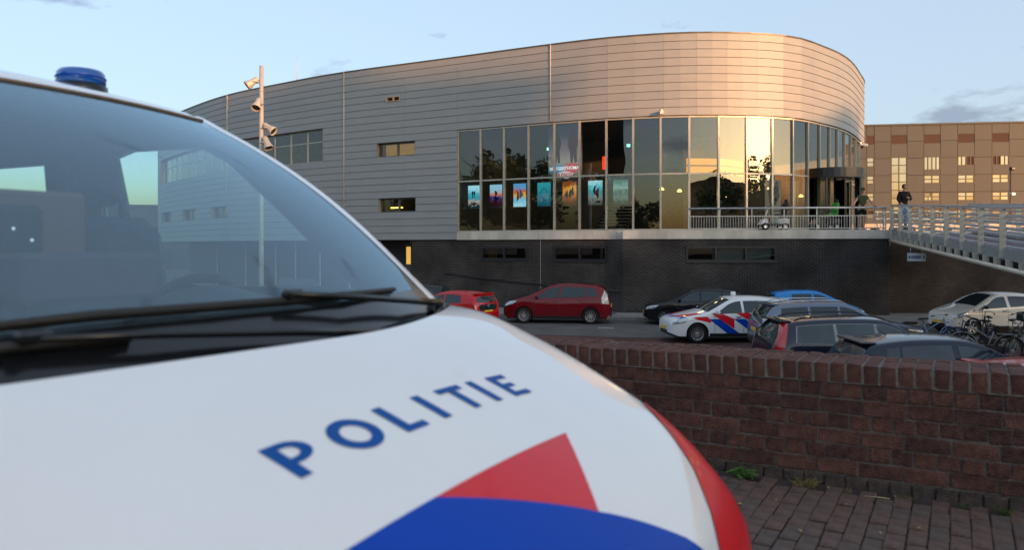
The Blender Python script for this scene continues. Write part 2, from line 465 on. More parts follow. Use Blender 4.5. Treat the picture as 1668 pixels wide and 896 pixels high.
# ------------------------------------------------------------------ the curved cinema building
PLAN = [(-29.0, 73), (-30.0, 69), (-28.6, 64.5), (-26.3, 60.5), (-22.7, 55.7), (-18.0, 50.5), (-13.25, 46.7), (-9.25, 43.9), (-3.58, 40.8),
        (1.92, 37.8), (5.2, 36.35), (8.68, 35.7), (12.45, 36.3), (14.87, 38.2), (17.1, 40.7), (19.3, 44.3), (20.9, 47.6), (21.6, 53)]
BACK = [(20.5, 62), (12, 74), (-4, 84), (-18, 84), (-26, 79)]
def catmull(P, per=24):
    out = []
    for i in range(len(P)-1):
        p0 = P[max(i-1, 0)]; p1 = P[i]; p2 = P[i+1]; p3 = P[min(i+2, len(P)-1)]
        for k in range(per):
            t = k/per
            out.append(tuple(0.5*((2*p1[j])+(-p0[j]+p2[j])*t+(2*p0[j]-5*p1[j]+4*p2[j]-p3[j])*t*t+(-p0[j]+3*p1[j]-3*p2[j]+p3[j])*t**3) for j in (0, 1)))
    out.append(P[-1]); return out
CUR = catmull(PLAN)
SS = [0.0]
for i in range(1, len(CUR)): SS.append(SS[-1]+math.dist(CUR[i], CUR[i-1]))
def cpos(s, off=0.0):
    i = 0
    lo, hi = 0, len(SS)-2
    while lo < hi:
        m = (lo+hi+1)//2
        if SS[m] <= s: lo = m
        else: hi = m-1
    i = lo; t = (s-SS[i])/(SS[i+1]-SS[i])
    x, y = lerp(CUR[i][0], CUR[i+1][0], t), lerp(CUR[i][1], CUR[i+1][1], t)
    a = CUR[max(i-2, 0)]; b = CUR[min(i+3, len(CUR)-1)]
    tx, ty = b[0]-a[0], b[1]-a[1]; n = math.hypot(tx, ty)
    return (x+ty/n*off, y-tx/n*off)
def s_at(px):
    """arc length where the wall stands on the sight line of a measured bearing"""
    q = (px-834)/1300.0; best = None
    for i in range(48, len(CUR)-1):
        a = CUR[i][0]/CUR[i][1]-q; b = CUR[i+1][0]/CUR[i+1][1]-q
        if a <= 0 < b: return lerp(SS[i], SS[i+1], a/(a-b))
    return SS[-1]
ROOF = 10.9; PITCH = 0.37; SILL = 2.04; GTOP = 7.2; CBOT = 1.65; FLOOR2 = 2.04
def rz(k): return ROOF-k*PITCH
S_G0 = s_at(745); S_END = s_at(1403.5)
S_DOOR = s_at(670)

def sub_rects(rect, holes):
    out = [rect]
    for (a0, a1, b0, b1) in holes:
        nxt = []
        for (x0, x1, y0, y1) in out:
            if a1 <= x0 or a0 >= x1 or b1 <= y0 or b0 >= y1: nxt.append((x0, x1, y0, y1)); continue
            if a0 > x0: nxt.append((x0, a0, y0, y1))
            if a1 < x1: nxt.append((a1, x1, y0, y1))
            xa, xb = max(x0, a0), min(x1, a1)
            if b0 > y0: nxt.append((xa, xb, y0, b0))
            if b1 < y1: nxt.append((xa, xb, b1, y1))
        out = nxt
    return out

# name, s range, z range, number of lights
WINS = [('strip', s_at(262), s_at(526), rz(13), rz(8)),
        ('upper', s_at(614), s_at(676), rz(13), rz(11)),
        ('lower', s_at(617), s_at(677), rz(21), rz(19)),
        ('small', s_at(264.5), s_at(279), rz(21), rz(19)), ('small', s_at(298), s_at(319), rz(21), rz(19)), ('small', s_at(345), s_at(372), rz(21), rz(19)),
        ('vent', s_at(630), s_at(652), 9.02, 9.24)]
OPEN = [(w[1], w[2], w[3], w[4]) for w in WINS]+[(S_G0, 999, 0, GTOP)]
cinema = thing('cinema_building', 'curved grey metal clad cinema with a tall glazed foyer on a dark brick base', 'building', (0, 0, 0))

M_CLAD = [mat('zinc_a', (0.262, 0.280, 0.292), 0.52, metal=0.12, var=0.05, vscale=0.9, stretch=(1, 1, 3), rvar=0.06, bump=0.05, bscale=2.5),
          mat('zinc_b', (0.256, 0.275, 0.288), 0.52, metal=0.12, var=0.05, vscale=0.9, stretch=(1, 1, 3), rvar=0.06, bump=0.05, bscale=2.5),
          mat('zinc_c', (0.266, 0.283, 0.294), 0.52, metal=0.12, var=0.05, vscale=0.9, stretch=(1, 1, 3), rvar=0.06, bump=0.05, bscale=2.5)]
M_BACKING = mat('cladding_backing', (0.02, 0.02, 0.02), 0.8)
def curved_panel(b, s0, s1, z0, z1, obot, otop, depth=0.05, seg=1.3):
    n = max(2, int(math.ceil((s1-s0)/seg))+1)
    pts = linspace(s0, s1, n); vs = []
    for s in pts:
        for (off, z) in ((otop-depth, z1), (otop, z1), (obot, z0), (obot-depth, z0)):
            x, y = cpos(s, off); vs.append((x, y, z))
    fs = []
    for i in range(n-1):
        for j in range(3): fs.append((i*4+j, i*4+j+1, (i+1)*4+j+1, (i+1)*4+j))
    fs.append((3, 2, 1, 0)); e = (n-1)*4; fs.append((e, e+1, e+2, e+3))
    b.add(vs, fs, False)
# joints of the sheets: three open dilatation joints on the long side, shorter sheets round the bend
joints = [0.0, s_at(262), s_at(310), s_at(371), s_at(465), s_at(561), s_at(660), S_G0, s_at(897)]
tail = [s_at(p) for p in (990, 1081, 1135, 1184, 1233, 1276, 1325, 1365, 1403.4)]+[SS[-1]-0.01]
joints += tail
for k in range(25):
    z1 = rz(k)-(0.02 if k == 0 else 0.0); z0 = rz(k+1)+0.017
    for i in range(len(joints)-1):
        a, c = joints[i]+0.003, joints[i+1]-0.003
        if k >= 10 and a > S_G0-0.05: continue
        if k < 10 and i in (8, 9, 10) and (k+i) % 2: pass
        rs = sub_rects((a, c, z0, z1), [(h[0]-.01, h[1]+.01, h[2]-.005, h[3]+.005) for h in OPEN])
        rs = [r for r in rs if r[1]-r[0] > 0.03 and r[3]-r[2] > 0.03]
        if not rs: continue
        for r in rs:
            b = MB(); curved_panel(b, r[0], r[1], r[2], r[3], 0.030, 0.012)
            b.build('cladding_panel', M_CLAD[(k*7+i*5+k*i) % 3], cinema)
# backing wall behind the sheets
b = MB()
edges = sorted(set([0.0, SS[-1]-0.01]+linspace(0.0, SS[-1]-0.01, 60)))
for (a, c, z0, z1) in sub_rects((0.0, SS[-1]-0.01, CBOT, ROOF-0.03), OPEN):
    n = max(2, int((c-a)/1.2)+2)
    b.grid(lambda s, z: (*cpos(s, -0.02), z), linspace(a, c, n), [z0, z1], False)
for i in range(len(BACK)):
    p = ([CUR[-1]]+BACK+[CUR[0]])
ring = [CUR[-1]]+BACK+[CUR[0]]
for i in range(len(ring)-1):
    (x0, y0), (x1, y1) = ring[i], ring[i+1]
    b.add([(x0, y0, -1.9), (x1, y1, -1.9), (x1, y1, ROOF-.03), (x0, y0, ROOF-.03)], [(0, 1, 2, 3)])
b.build('backing_wall', M_BACKING, cinema)
# roof and coping
loop = [cpos(s, -0.03) for s in linspace(0, SS[-1]-.02, 90)]+BACK
flatmb = MB(); flatmb.add([(x, y, ROOF-0.12) for x, y in loop], [tuple(range(len(loop)))])
flatmb.build('roof', mat('roofing', (0.05, 0.05, 0.05), 0.9, var=0.2), cinema)
b = MB(); curved_panel(b, 0.0, SS[-1]-.02, ROOF-0.02, ROOF+0.035, 0.05, 0.05, 0.32, 0.9)
b.build('roof_coping', mat('coping_metal', (0.10, 0.095, 0.09), 0.4, metal=0.5, var=0.1), cinema)
for px in (371, 561, 897):
    s = s_at(px); x, y = cpos(s, 0.045)
    z0 = GTOP+0.02 if px == 897 else CBOT
    MB().tube([(x, y, z0), (x, y, ROOF)], 0.028, 6).build('joint_rod', mat('joint_rod', (0.46, 0.42, 0.39), 0.5, var=0.1), cinema)
x, y = cpos(s_at(466), -0.8)
rod = tag(MB().tube([(x, y, ROOF-.15), (x, y, 11.6), (x, y, 12.7)], [0.025, 0.02, 0.008], 6).build('lightning_rod', mat('rod_metal', (0.55, 0.45, 0.42), 0.5, metal=0.3, var=0.1)), 'thin lightning rod standing on the roof edge of the cinema behind the floodlight mast', 'rod')

# windows in the cladding
G_FAC = glass('foyer_glass', (0.72, 0.76, 0.74), 2.0, wave=0.10, wscale=0.9)
G_WIN = glass('window_glass', (0.5, 0.56, 0.56), 1.8, wave=0.06, wscale=1.2)
M_FRAME = mat('frame_bronze', (0.46, 0.43, 0.37), 0.42, metal=0.45, var=0.08)
M_FRAMED = mat('frame_dark', (0.10, 0.10, 0.105), 0.4, metal=0.4, var=0.08)
M_REVEAL = mat('reveal_zinc', (0.25, 0.24, 0.22), 0.5, metal=0.3, var=0.08)
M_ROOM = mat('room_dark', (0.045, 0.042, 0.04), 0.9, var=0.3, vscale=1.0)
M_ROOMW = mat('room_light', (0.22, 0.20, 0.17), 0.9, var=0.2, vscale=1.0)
for (kind, a, c, z0, z1) in WINS:
    if kind == 'vent':
        v = MB()
        for s0 in linspace(a, c-0.3, 2): pass
        x, y = cpos((a+c)/2, -0.06); x2, y2 = cpos(a, -.06); x3, y3 = cpos(c, -.06)
        v.beam((x2, y2, (z0+z1)/2), (x3, y3, (z0+z1)/2), 0.02, z1-z0)
        vo = v.build('vent', mat('vent_dark', (0.03, 0.025, 0.02), 0.7), cinema)
        fr = MB()
        for (aa, cc) in ((a, a+.05), (c-.05, c), ((a+c)/2-.03, (a+c)/2+.03)):
            p, q = cpos(aa, 0.0), cpos(cc, 0.0); fr.beam((*p, (z0+z1)/2), (*q, (z0+z1)/2), 0.10, z1-z0)
        p, q = cpos(a, 0.0), cpos(c, 0.0); fr.beam((*p, z1), (*q, z1), 0.12, 0.03); fr.beam((*p, z0), (*q, z0), 0.12, 0.03)
        fr.build('frame', mat('vent_frame', (0.55, 0.36, 0.24), 0.5, metal=.3, var=.1), vo)
        continue
    dep = -0.24
    # reveal
    rv = MB()
    n = max(2, int((c-a)/1.2)+2); ss = linspace(a, c, n)
    rv.grid(lambda s, o: (*cpos(s, o), z0), ss, [0.02, dep-.05], False)
    rv.grid(lambda s, o: (*cpos(s, o), z1), ss, [0.02, dep-.05], False, True)
    for s in (a, c): rv.grid(lambda o, z: (*cpos(s, o), z), [0.02, dep-.05], [z0, z1], False)
    rv.build('window_reveal', M_REVEAL, cinema)
    nl = max(2, round((c-a)/1.55)) if kind == 'strip' else 2
    st_ = linspace(a, c, nl+1)
    for i in range(nl):
        fr = MB(); p, q = cpos(st_[i], dep), cpos(st_[i+1], dep)
        t = 0.06
        for z in (z0+t/2, z1-t/2): fr.beam((*p, z), (*q, z), 0.07, t)
        px_, qx_ = Vector((*p, 0)), Vector((*q, 0)); dd = (qx_-px_).normalized()*t/2
        for e in (px_+dd, qx_-dd): fr.box((e.x, e.y, (z0+z1)/2), (t, t, z1-z0-.002), Matrix.Rotation(math.atan2(dd.y, dd.x), 3, 'Z'))
        zt = z0+(z1-z0)*0.62
        if kind == 'strip': fr.beam((*p, zt), (*q, zt), 0.06, 0.05)
        w = fr.build('window', M_FRAME if kind == 'strip' else M_FRAMED, cinema)
        for (za, zb) in (((z0, zt), (zt, z1)) if kind == 'strip' else ((z0, z1),)):
            j = rnd.uniform(-.012, .012); k2 = rnd.uniform(-.012, .012)
            pp, qq = cpos(st_[i], dep+j), cpos(st_[i+1], dep-j)
            MB().add([(*pp, za+.03), (*qq, za+.03), (*qq, zb-.03), (*pp, zb-.03)], [(0, 1, 2, 3)]).build('pane', G_WIN, w)
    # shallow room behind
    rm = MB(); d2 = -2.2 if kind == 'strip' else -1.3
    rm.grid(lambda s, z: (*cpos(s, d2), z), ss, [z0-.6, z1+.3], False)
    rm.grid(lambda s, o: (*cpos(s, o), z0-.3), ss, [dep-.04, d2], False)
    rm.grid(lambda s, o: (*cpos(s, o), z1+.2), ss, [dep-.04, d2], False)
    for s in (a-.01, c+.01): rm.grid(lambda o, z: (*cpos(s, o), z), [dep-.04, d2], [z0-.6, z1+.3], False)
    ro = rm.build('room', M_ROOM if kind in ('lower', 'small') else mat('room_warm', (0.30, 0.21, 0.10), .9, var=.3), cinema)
# amber blind, its glow put in for a golden reflection, a lit strip lamp in the lower one
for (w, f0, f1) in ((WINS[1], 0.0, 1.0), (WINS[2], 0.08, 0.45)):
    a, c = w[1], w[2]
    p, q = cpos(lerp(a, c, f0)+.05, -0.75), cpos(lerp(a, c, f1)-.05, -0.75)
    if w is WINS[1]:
        MB().beam((*p, (w[3]+w[4])/2), (*q, (w[3]+w[4])/2), 0.02, w[4]-w[3]-.04).build('blind', mat('amber_glow_blind', (0.62, 0.36, 0.06), 0.8, var=0.5, vscale=5, col2=(0.22, 0.13, 0.03), emit=(.8, .4, .05), estr=.12), cinema)
    else:
        MB().beam((*p, w[3]+.28), (*q, w[3]+.28), 0.04, 0.07).build('strip_lamp', mat('lit_amber', (0.8, 0.5, 0.1), 0.6, emit=(1.0, 0.62, 0.10), estr=1.6), cinema)

# ---- glazed foyer
BAYPX = [745, 782, 820, 860, 902, 943, 987, 1031, 1076, 1123, 1171, 1217, 1259, 1293, 1318, 1337, 1353, 1366, 1378, 1388, 1396, 1402]
BAY = [s_at(p) for p in BAYPX]
GO = -0.10; TRANS = 4.60
gl = [cpos(s, GO) for s in BAY]
def wpanel(b, p, q, z0, z1, th):
    b.beam((*p, (z0+z1)/2), (*q, (z0+z1)/2), th, z1-z0)
for i in range(len(BAY)):
    x, y = gl[i]; a = gl[max(i-1, 0)]; c = gl[min(i+1, len(gl)-1)]
    ang = math.atan2(c[1]-a[1], c[0]-a[0])
    w = 0.085 if i < 13 else 0.06
    MB().box((x, y, (SILL+GTOP)/2), (w, 0.16, GTOP-SILL-.01), Matrix.Rotation(ang, 3, 'Z')).build('mullion', M_FRAME, cinema)
for i in range(len(BAY)-1):
    p, q = gl[i], gl[i+1]
    low0 = SILL+0.02 if not (14 <= i <= 17) else 5.02
    if low0 < TRANS:
        b = MB(); wpanel(b, p, q, TRANS-.035, TRANS+.035, 0.10); b.build('transom', M_FRAME, cinema)
        b = MB(); wpanel(b, p, q, SILL-.0, SILL+.07, 0.12); b.build('sill_bar', M_FRAME, cinema)
    b = MB(); wpanel(b, p, q, GTOP-.08, GTOP-.01, 0.12); b.build('head_bar', M_FRAME, cinema)
    for (z0, z1) in ((low0, TRANS), (max(TRANS, low0-.4 if low0 > TRANS else TRANS), GTOP)):
        if z1-z0 < 0.2: continue
        P = Vector((*p, 0)); Q = Vector((*q, 0)); nrm = Vector((Q.y-P.y, -(Q.x-P.x), 0)).normalized()
        j = rnd.uniform(-.010, .010); t = rnd.uniform(-.008, .008)
        vs = [P-nrm*(j+t)+Vector((0, 0, z0)), Q+nrm*(j-t)+Vector((0, 0, z0)), Q+nrm*(j+t)+Vector((0, 0, z1)), P-nrm*(j-t)+Vector((0, 0, z1))]
        MB().add(vs, [(0, 1, 2, 3)]).build('pane', G_FAC, cinema)
# soffit above the glass, floor, ceiling, back wall of the foyer
b = MB(); b.grid(lambda s, o: (*cpos(s, o), GTOP+.005), linspace(S_G0, SS[-1]-.02, 40), [0.02, -0.3], False); b.build('soffit', mat('soffit', (0.05, 0.045, 0.05), .6), cinema)
din = lambda s: -7.5 if s < s_at(1290) else lerp(-7.5, -5.0, min(1, (s-s_at(1290))/8))
inner = linspace(S_G0+.03, SS[-1]-.3, 36)
b = MB(); b.grid(lambda s, k: (*cpos(s, -.04 if k == 0 else din(s)), FLOOR2), inner, [0, 1], False); b.build('foyer_floor', mat('foyer_floor', (0.05, 0.042, 0.038), .35, var=.2), cinema)
b = MB(); b.grid(lambda s, k: (*cpos(s, -.04 if k == 0 else din(s)), GTOP+.02), inner, [0, 1], False); b.build('foyer_ceiling', mat('foyer_ceiling', (0.06, 0.05, 0.055), .8, var=.2), cinema)
def wallpart(s0, s1, z0, z1, m, off=0.0, nm='foyer_back_wall'):
    b = MB(); b.grid(lambda s, z: (*cpos(s, din(s)+off), z), linspace(s0, s1, 14), [z0, z1], False); return b.build(nm, m, cinema)
wallpart(S_G0+.03, s_at(900), FLOOR2, GTOP+.02, mat('foyer_beige', (0.13, 0.11, 0.08), .9, var=.15, vscale=.8))
wallpart(s_at(900), s_at(1060), FLOOR2, GTOP+.02, mat('foyer_black', (0.012, 0.010, 0.012), .7, var=.3))
wallpart(s_at(1060), SS[-1]-.3, FLOOR2, GTOP+.02, mat('foyer_grey', (0.09, 0.075, 0.06), .9, var=.3))
b = MB(); b.grid(lambda o, z: (*cpos(S_G0+.03, o), z), [-.04, din(0)], [FLOOR2, GTOP], False); b.build('foyer_side_wall', M_ROOMW, cinema)
b = MB(); b.grid(lambda o, z: (*cpos(SS[-1]-.3, o), z), [-.04, -5.0], [FLOOR2, GTOP], False); b.build('foyer_side_wall', M_ROOMW, cinema)
# mezzanine with an orange parapet
b = MB(); b.grid(lambda s, z: (*cpos(s, -4.4), z), linspace(s_at(1150), s_at(1345), 12), [4.95, 5.75], False); b.build('mezzanine_parapet', mat('orange_panel', (0.75, 0.30, 0.03), .6, var=.12, vscale=2, emit=(0.9, 0.36, 0.03), estr=0.22), cinema)  # emission stands in for lamplight on the orange panels
b = MB(); b.grid(lambda s, o: (*cpos(s, o), 4.93), linspace(s_at(1150), s_at(1345), 12), [-4.38, -6.9], False); b.build('mezzanine_floor', M_ROOM, cinema)
for zz in (5.38, 5.80):
    b = MB(); ptsr = [(*cpos(s, -4.3), zz) for s in linspace(s_at(1150), s_at(1345), 12)]; b.tube(ptsr, 0.035, 6); b.build('mezzanine_rail', M_DARK, cinema)
# concrete sill band on the long side
bandj = [S_G0-.01]+[s_at(p) for p in (792, 878, 942, 973, 1005)]+[s_at(1050)]
for i in range(len(bandj)-1):
    b = MB(); curved_panel(b, bandj[i]+.006, bandj[i+1]-.006, CBOT, SILL, 0.04, 0.04, 0.3, 0.8); b.build('concrete_band', M_CONC, cinema)
# brick base with three windows
wp = [cpos(s, -0.06) for s in linspace(S_DOOR, s_at(985), 14)]+[(5.0, 36.06), (16.34, 34.56)]
WA = [0.0]
for i in range(1, len(wp)): WA.append(WA[-1]+math.dist(wp[i], wp[i-1]))
def wpos(a, off=0.0):
    i = 0
    while i < len(wp)-2 and a > WA[i+1]: i += 1
    t = (a-WA[i])/(WA[i+1]-WA[i]); dx, dy = wp[i+1][0]-wp[i][0], wp[i+1][1]-wp[i][1]; n = math.hypot(dx, dy)
    return (lerp(wp[i][0], wp[i+1][0], t)+dy/n*off, lerp(wp[i][1], wp[i+1][1], t)-dx/n*off)
def w_at(px):
    q = (px-834)/1300.0; a = 0.0
    while a < WA[-1]:
        x, y = wpos(a)
        if x/y >= q: return a
        a += 0.01
    return WA[-1]
BW = [(w_at(784), w_at(860), 0.60, 1.31, 2), (w_at(902), w_at(988), 0.58, 1.32, 2), (w_at(1117), w_at(1265), 0.58, 1.33, 3)]
b = MB(); b.uv = []
for (a, c, z0, z1) in sub_rects((0.0, WA[-1], -1.9, CBOT), [r[:4] for r in BW]):
    xs = sorted(set([a, c]+[w for w in WA if a < w < c]))
    b.grid(lambda s, z: (*wpos(s), z), xs, [z0, z1], False); b.uv += [(s, z) for s in xs for z in (z0, z1)]
b.build('brick_base', M_DBRICK, cinema)
cnr = MB(); (x0, y0) = wp[-1]; cnr.add([(x0, y0, -1.9), (x0+.45, y0+1.3, -1.9), (x0+.45, y0+1.3, CBOT), (x0, y0, CBOT)], [(0, 1, 2, 3)]); cnr.uv = [(0, -1.9), (1.3, -1.9), (1.3, CBOT), (0, CBOT)]
cnr.build('brick_base', M_DBRICK, cinema)
x0, y0 = wp[0]
cnr = MB(); cnr.add([(x0, y0, -1.9), (x0+.3, y0+2.6, -1.9), (x0+.3, y0+2.6, CBOT), (x0, y0, CBOT)], [(3, 2, 1, 0)]); cnr.uv = [(0, -1.9), (2.6, -1.9), (2.6, CBOT), (0, CBOT)]
cnr.build('brick_base', M_DBRICK, cinema)
x, y = wpos(w_at(880.5), 0.02); MB().tube([(x, y, -1.7), (x, y, CBOT)], 0.012, 5).build('joint_rod', mat('seal_grey', (0.35, 0.34, 0.33), .7), cinema)
M_BF = mat('base_window_frame', (0.018, 0.02, 0.024), 0.35, var=.2)
for n_, (a, c, z0, z1, nl) in enumerate(BW):
    fr = MB(); t = 0.09
    st_ = linspace(a, c, nl+1)
    for z in (z0+t*.8, z1-t/2): fr.beam((*wpos(a, -.02), z), (*wpos(c, -.02), z), 0.14, t if z > 1 else t*1.6)
    for k, s in enumerate(st_):
        s2 = min(max(s, a+t/2), c-t/2); x, y = wpos(s2, -.02)
        fr.box((x, y, (z0+z1)/2), (t, .13, z1-z0-.004), Matrix.Rotation(math.atan2(wpos(c)[1]-wpos(a)[1], wpos(c)[0]-wpos(a)[0]), 3, 'Z'))
    w = fr.build('base_window', M_BF, cinema)
    for k in range(nl):
        p, q = wpos(st_[k], -.05), wpos(st_[k+1], -.05)
        MB().add([(*p, z0+.1), (*q, z0+.1), (*q, z1-.05), (*p, z1-.05)], [(0, 1, 2, 3)]).build('pane', G_WIN, w)
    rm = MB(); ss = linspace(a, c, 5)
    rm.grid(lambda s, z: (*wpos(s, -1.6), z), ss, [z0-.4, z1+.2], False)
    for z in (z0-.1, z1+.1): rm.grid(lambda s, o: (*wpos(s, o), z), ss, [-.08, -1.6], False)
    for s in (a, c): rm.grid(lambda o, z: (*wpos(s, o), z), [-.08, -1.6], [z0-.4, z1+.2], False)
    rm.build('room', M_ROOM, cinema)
a, c, z0, z1, _ = BW[2]
for (f0, f1, tt) in ((0.345, 0.64, 1.0), (0.69, 0.95, 0.95)):
    MB().beam((*wpos(lerp(a, c, f0), -.35), .97), (*wpos(lerp(a, c, f1), -.35), .97), 0.02, 0.62*tt).build('blind', mat('grey_blind', (0.42, 0.43, 0.40), .8, var=.12, vscale=2), cinema)
a, c, z0, z1, _ = BW[0]
MB().beam((*wpos(lerp(a, c, .04), -.5), .95), (*wpos(lerp(a, c, .24), -.5), .95), 0.02, 0.6).build('door', mat('amber_door', (0.45, 0.2, 0.05), .7, var=.2), cinema)
# recessed entrance under the overhang at the left, with lit doors
b = MB(); rec = linspace(0.0, S_DOOR+.3, 30)
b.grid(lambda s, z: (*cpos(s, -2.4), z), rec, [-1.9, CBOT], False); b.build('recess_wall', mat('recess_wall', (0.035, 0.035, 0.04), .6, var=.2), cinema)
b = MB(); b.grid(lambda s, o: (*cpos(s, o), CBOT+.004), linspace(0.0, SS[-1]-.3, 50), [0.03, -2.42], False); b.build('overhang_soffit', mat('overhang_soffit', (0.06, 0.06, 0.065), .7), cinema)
for px in (300, 345, 372, 396, 430, 470, 520, 575, 628):
    s = s_at(px); x, y = cpos(s, -2.33)
    MB().box((x, y, -.12), (.07, .07, 3.5)).build('post', M_GALV, cinema)
for k, px in enumerate((634, 645.5, 658.5)):
    p, q = cpos(s_at(px), -1.5), cpos(s_at(px+10), -1.5)
    b = MB(); wpanel(b, p, q, -1.6, 1.45, .05); dr = b.build('entrance_door', M_FRAMED, cinema)
    pp, qq = Vector((*p, 0)), Vector((*q, 0)); e = (qq-pp)*.13; nn = Vector(((qq-pp).y, -(qq-pp).x, 0)).normalized()*.03
    b = MB(); a_, c_ = pp+e+nn, qq-e+nn; b.add([(a_.x, a_.y, .35), (c_.x, c_.y, .35), (c_.x, c_.y, 1.3), (a_.x, a_.y, 1.3)], [(0, 1, 2, 3)])
    b.build('lit_pane', mat('lit_pane', (0.4, 0.22, 0.05), .5, var=.25, vscale=1.2, emit=(0.85, 0.48, 0.10), estr=0.22), dr)

# ------------------------------------------------------------------ terrace in front of the foyer
TE0, TE1 = Vector((5.0, 36.0)), Vector((16.36, 34.48))
tdir = (TE1-TE0).normalized()
terr = [tuple(TE0), tuple(TE1), (17.0, 36.4), (24.0, 42.0), (24.0, 52.0), (20.6, 49.5), (18.3, 44), (16.2, 41), (14.2, 38.8), (12.0, 37.2), (9, 36.6), (6, 36.8)]
b = MB(); n = len(terr)
b.v = [(x, y, SILL-.004) for x, y in terr]+[(x, y, CBOT+.002) for x, y in terr]
b.f = [tuple(range(n)), tuple(range(2*n-1, n-1, -1))]+[((i+1) % n, i, n+i, n+(i+1) % n) for i in range(n)]; b.smooth = [False]*len(b.f)
b.build('terrace_slab', M_CONC, cinema)
L = (TE1-TE0).length
# railing
rail = thing('terrace_railing', 'grey steel railing with upright bars along the foyer terrace', 'railing', (*(TE0+tdir*0), SILL), math.atan2(tdir.y, tdir.x))
r0 = 2.9; yy = 0.10
MB().tube([(r0-.02, yy, .97), (L-.15, yy, .97)], 0.042, 8).build('top_rail', M_GALV, rail)
MB().box(((r0+L-.15)/2, yy, .62), (L-.15-r0, .05, .035)).build('middle_rail', M_GALV, rail)
MB().box(((r0+L-.15)/2, yy, .07), (L-.15-r0, .05, .035)).build('bottom_rail', M_GALV, rail)
MB().box(((r0+L-.15)/2, yy, -.025), (L-.15-r0, .16, .055)).build('base_channel', M_GALV, rail)
pm = MB().box((0, 0, .47), (.035, .05, .94)).mesh('post', M_GALV); bm_ = MB().box((0, 0, .345), (.016, .016, .53)).mesh('baluster', M_GALV)
k = 0; x = r0
while x < L-.15:
    if k % 12 == 0: link('post', pm, rail, (x, yy, 0))
    else: link('baluster', bm_, rail, (x, yy, 0))
    x += 0.115; k += 1
link('post', pm, rail, (L-.18, yy, 0))
MB().tube([(r0, yy, .97), (r0, yy+.55, .97)], .035, 6).build('top_rail', M_GALV, rail)
# far railing of the plaza side
rail2 = thing('plaza_railing', 'pale steel railing behind the man in the green shirt', 'railing', (17.2, 37.6, 2.0), R(8))
for z in (.95, .62, .3): MB().box((2.0, 0, z), (4.2, .05, .05)).build('rail', M_GALV, rail2)
for x in linspace(0, 4, 12): MB().box((x, 0, .47), (.03, .04, .94)).build('baluster', M_GALV, rail2)

# ---- revolving entrance drum
DC = (15.42, 38.15); DR = 1.28
drum = thing('revolving_door', 'dark framed glass revolving door drum at the foyer entrance', 'door', (*DC, SILL), 0)
def ring_mb(r0, r1, z0, z1, a0=0, a1=360, n=32):
    b = MB(); pr = [(r0, z0), (r1, z0), (r1, z1), (r0, z1)]; vs = []
    full = (a1-a0) >= 360; m = n if full else n+1
    for k in range(m):
        a = R(lerp(a0, a1, k/n))
        vs += [(r*math.cos(a), r*math.sin(a), z) for r, z in pr]
    fs = []
    for k in range(n):
        for j in range(4): fs.append((k*4+j, ((k+1) % m)*4+j, ((k+1) % m)*4+(j+1) % 4, k*4+(j+1) % 4))
    return b.add(vs, fs, False)
ring_mb(0, DR+.06, 2.50, 2.96).build('canopy', mat('canopy_dark', (0.055, 0.052, 0.052), .25, metal=.6, var=.15), drum)
ring_mb(0, DR, -.01, .02).build('floor_disc', M_DARK, drum)
for (a0, a1) in ((160, 232), (-52, 20)):
    w = ring_mb(DR-.02, DR, .02, 2.5, a0, a1, 10).build('curved_wall', glass('drum_glass', (.75, .8, .78), 1.5), drum)
    for a in (a0, a1): MB().box((DR*math.cos(R(a)), DR*math.sin(R(a)), 1.25), (.08, .08, 2.5)).build('edge_post', M_DARK, w)
for a in (30, 150, 270):
    c, s = math.cos(R(a)), math.sin(R(a)); rot = Matrix.Rotation(R(a), 3, 'Z')
    lf = MB().box((c*DR*.5, s*DR*.5, 1.25), (DR*.92, .012, 2.3), rot).build('door_wing', glass('drum_glass'), drum)
    MB().box((c*DR*.93, s*DR*.93, 1.25), (.06, .05, 2.4), rot).box((c*DR*.5, s*DR*.5, .12), (DR*.9, .05, .2), rot).build('wing_frame', M_DARK, lf)
MB().tube([(0, 0, 0), (0, 0, 2.5)], .05, 8).build('centre_post', M_DARK, drum)

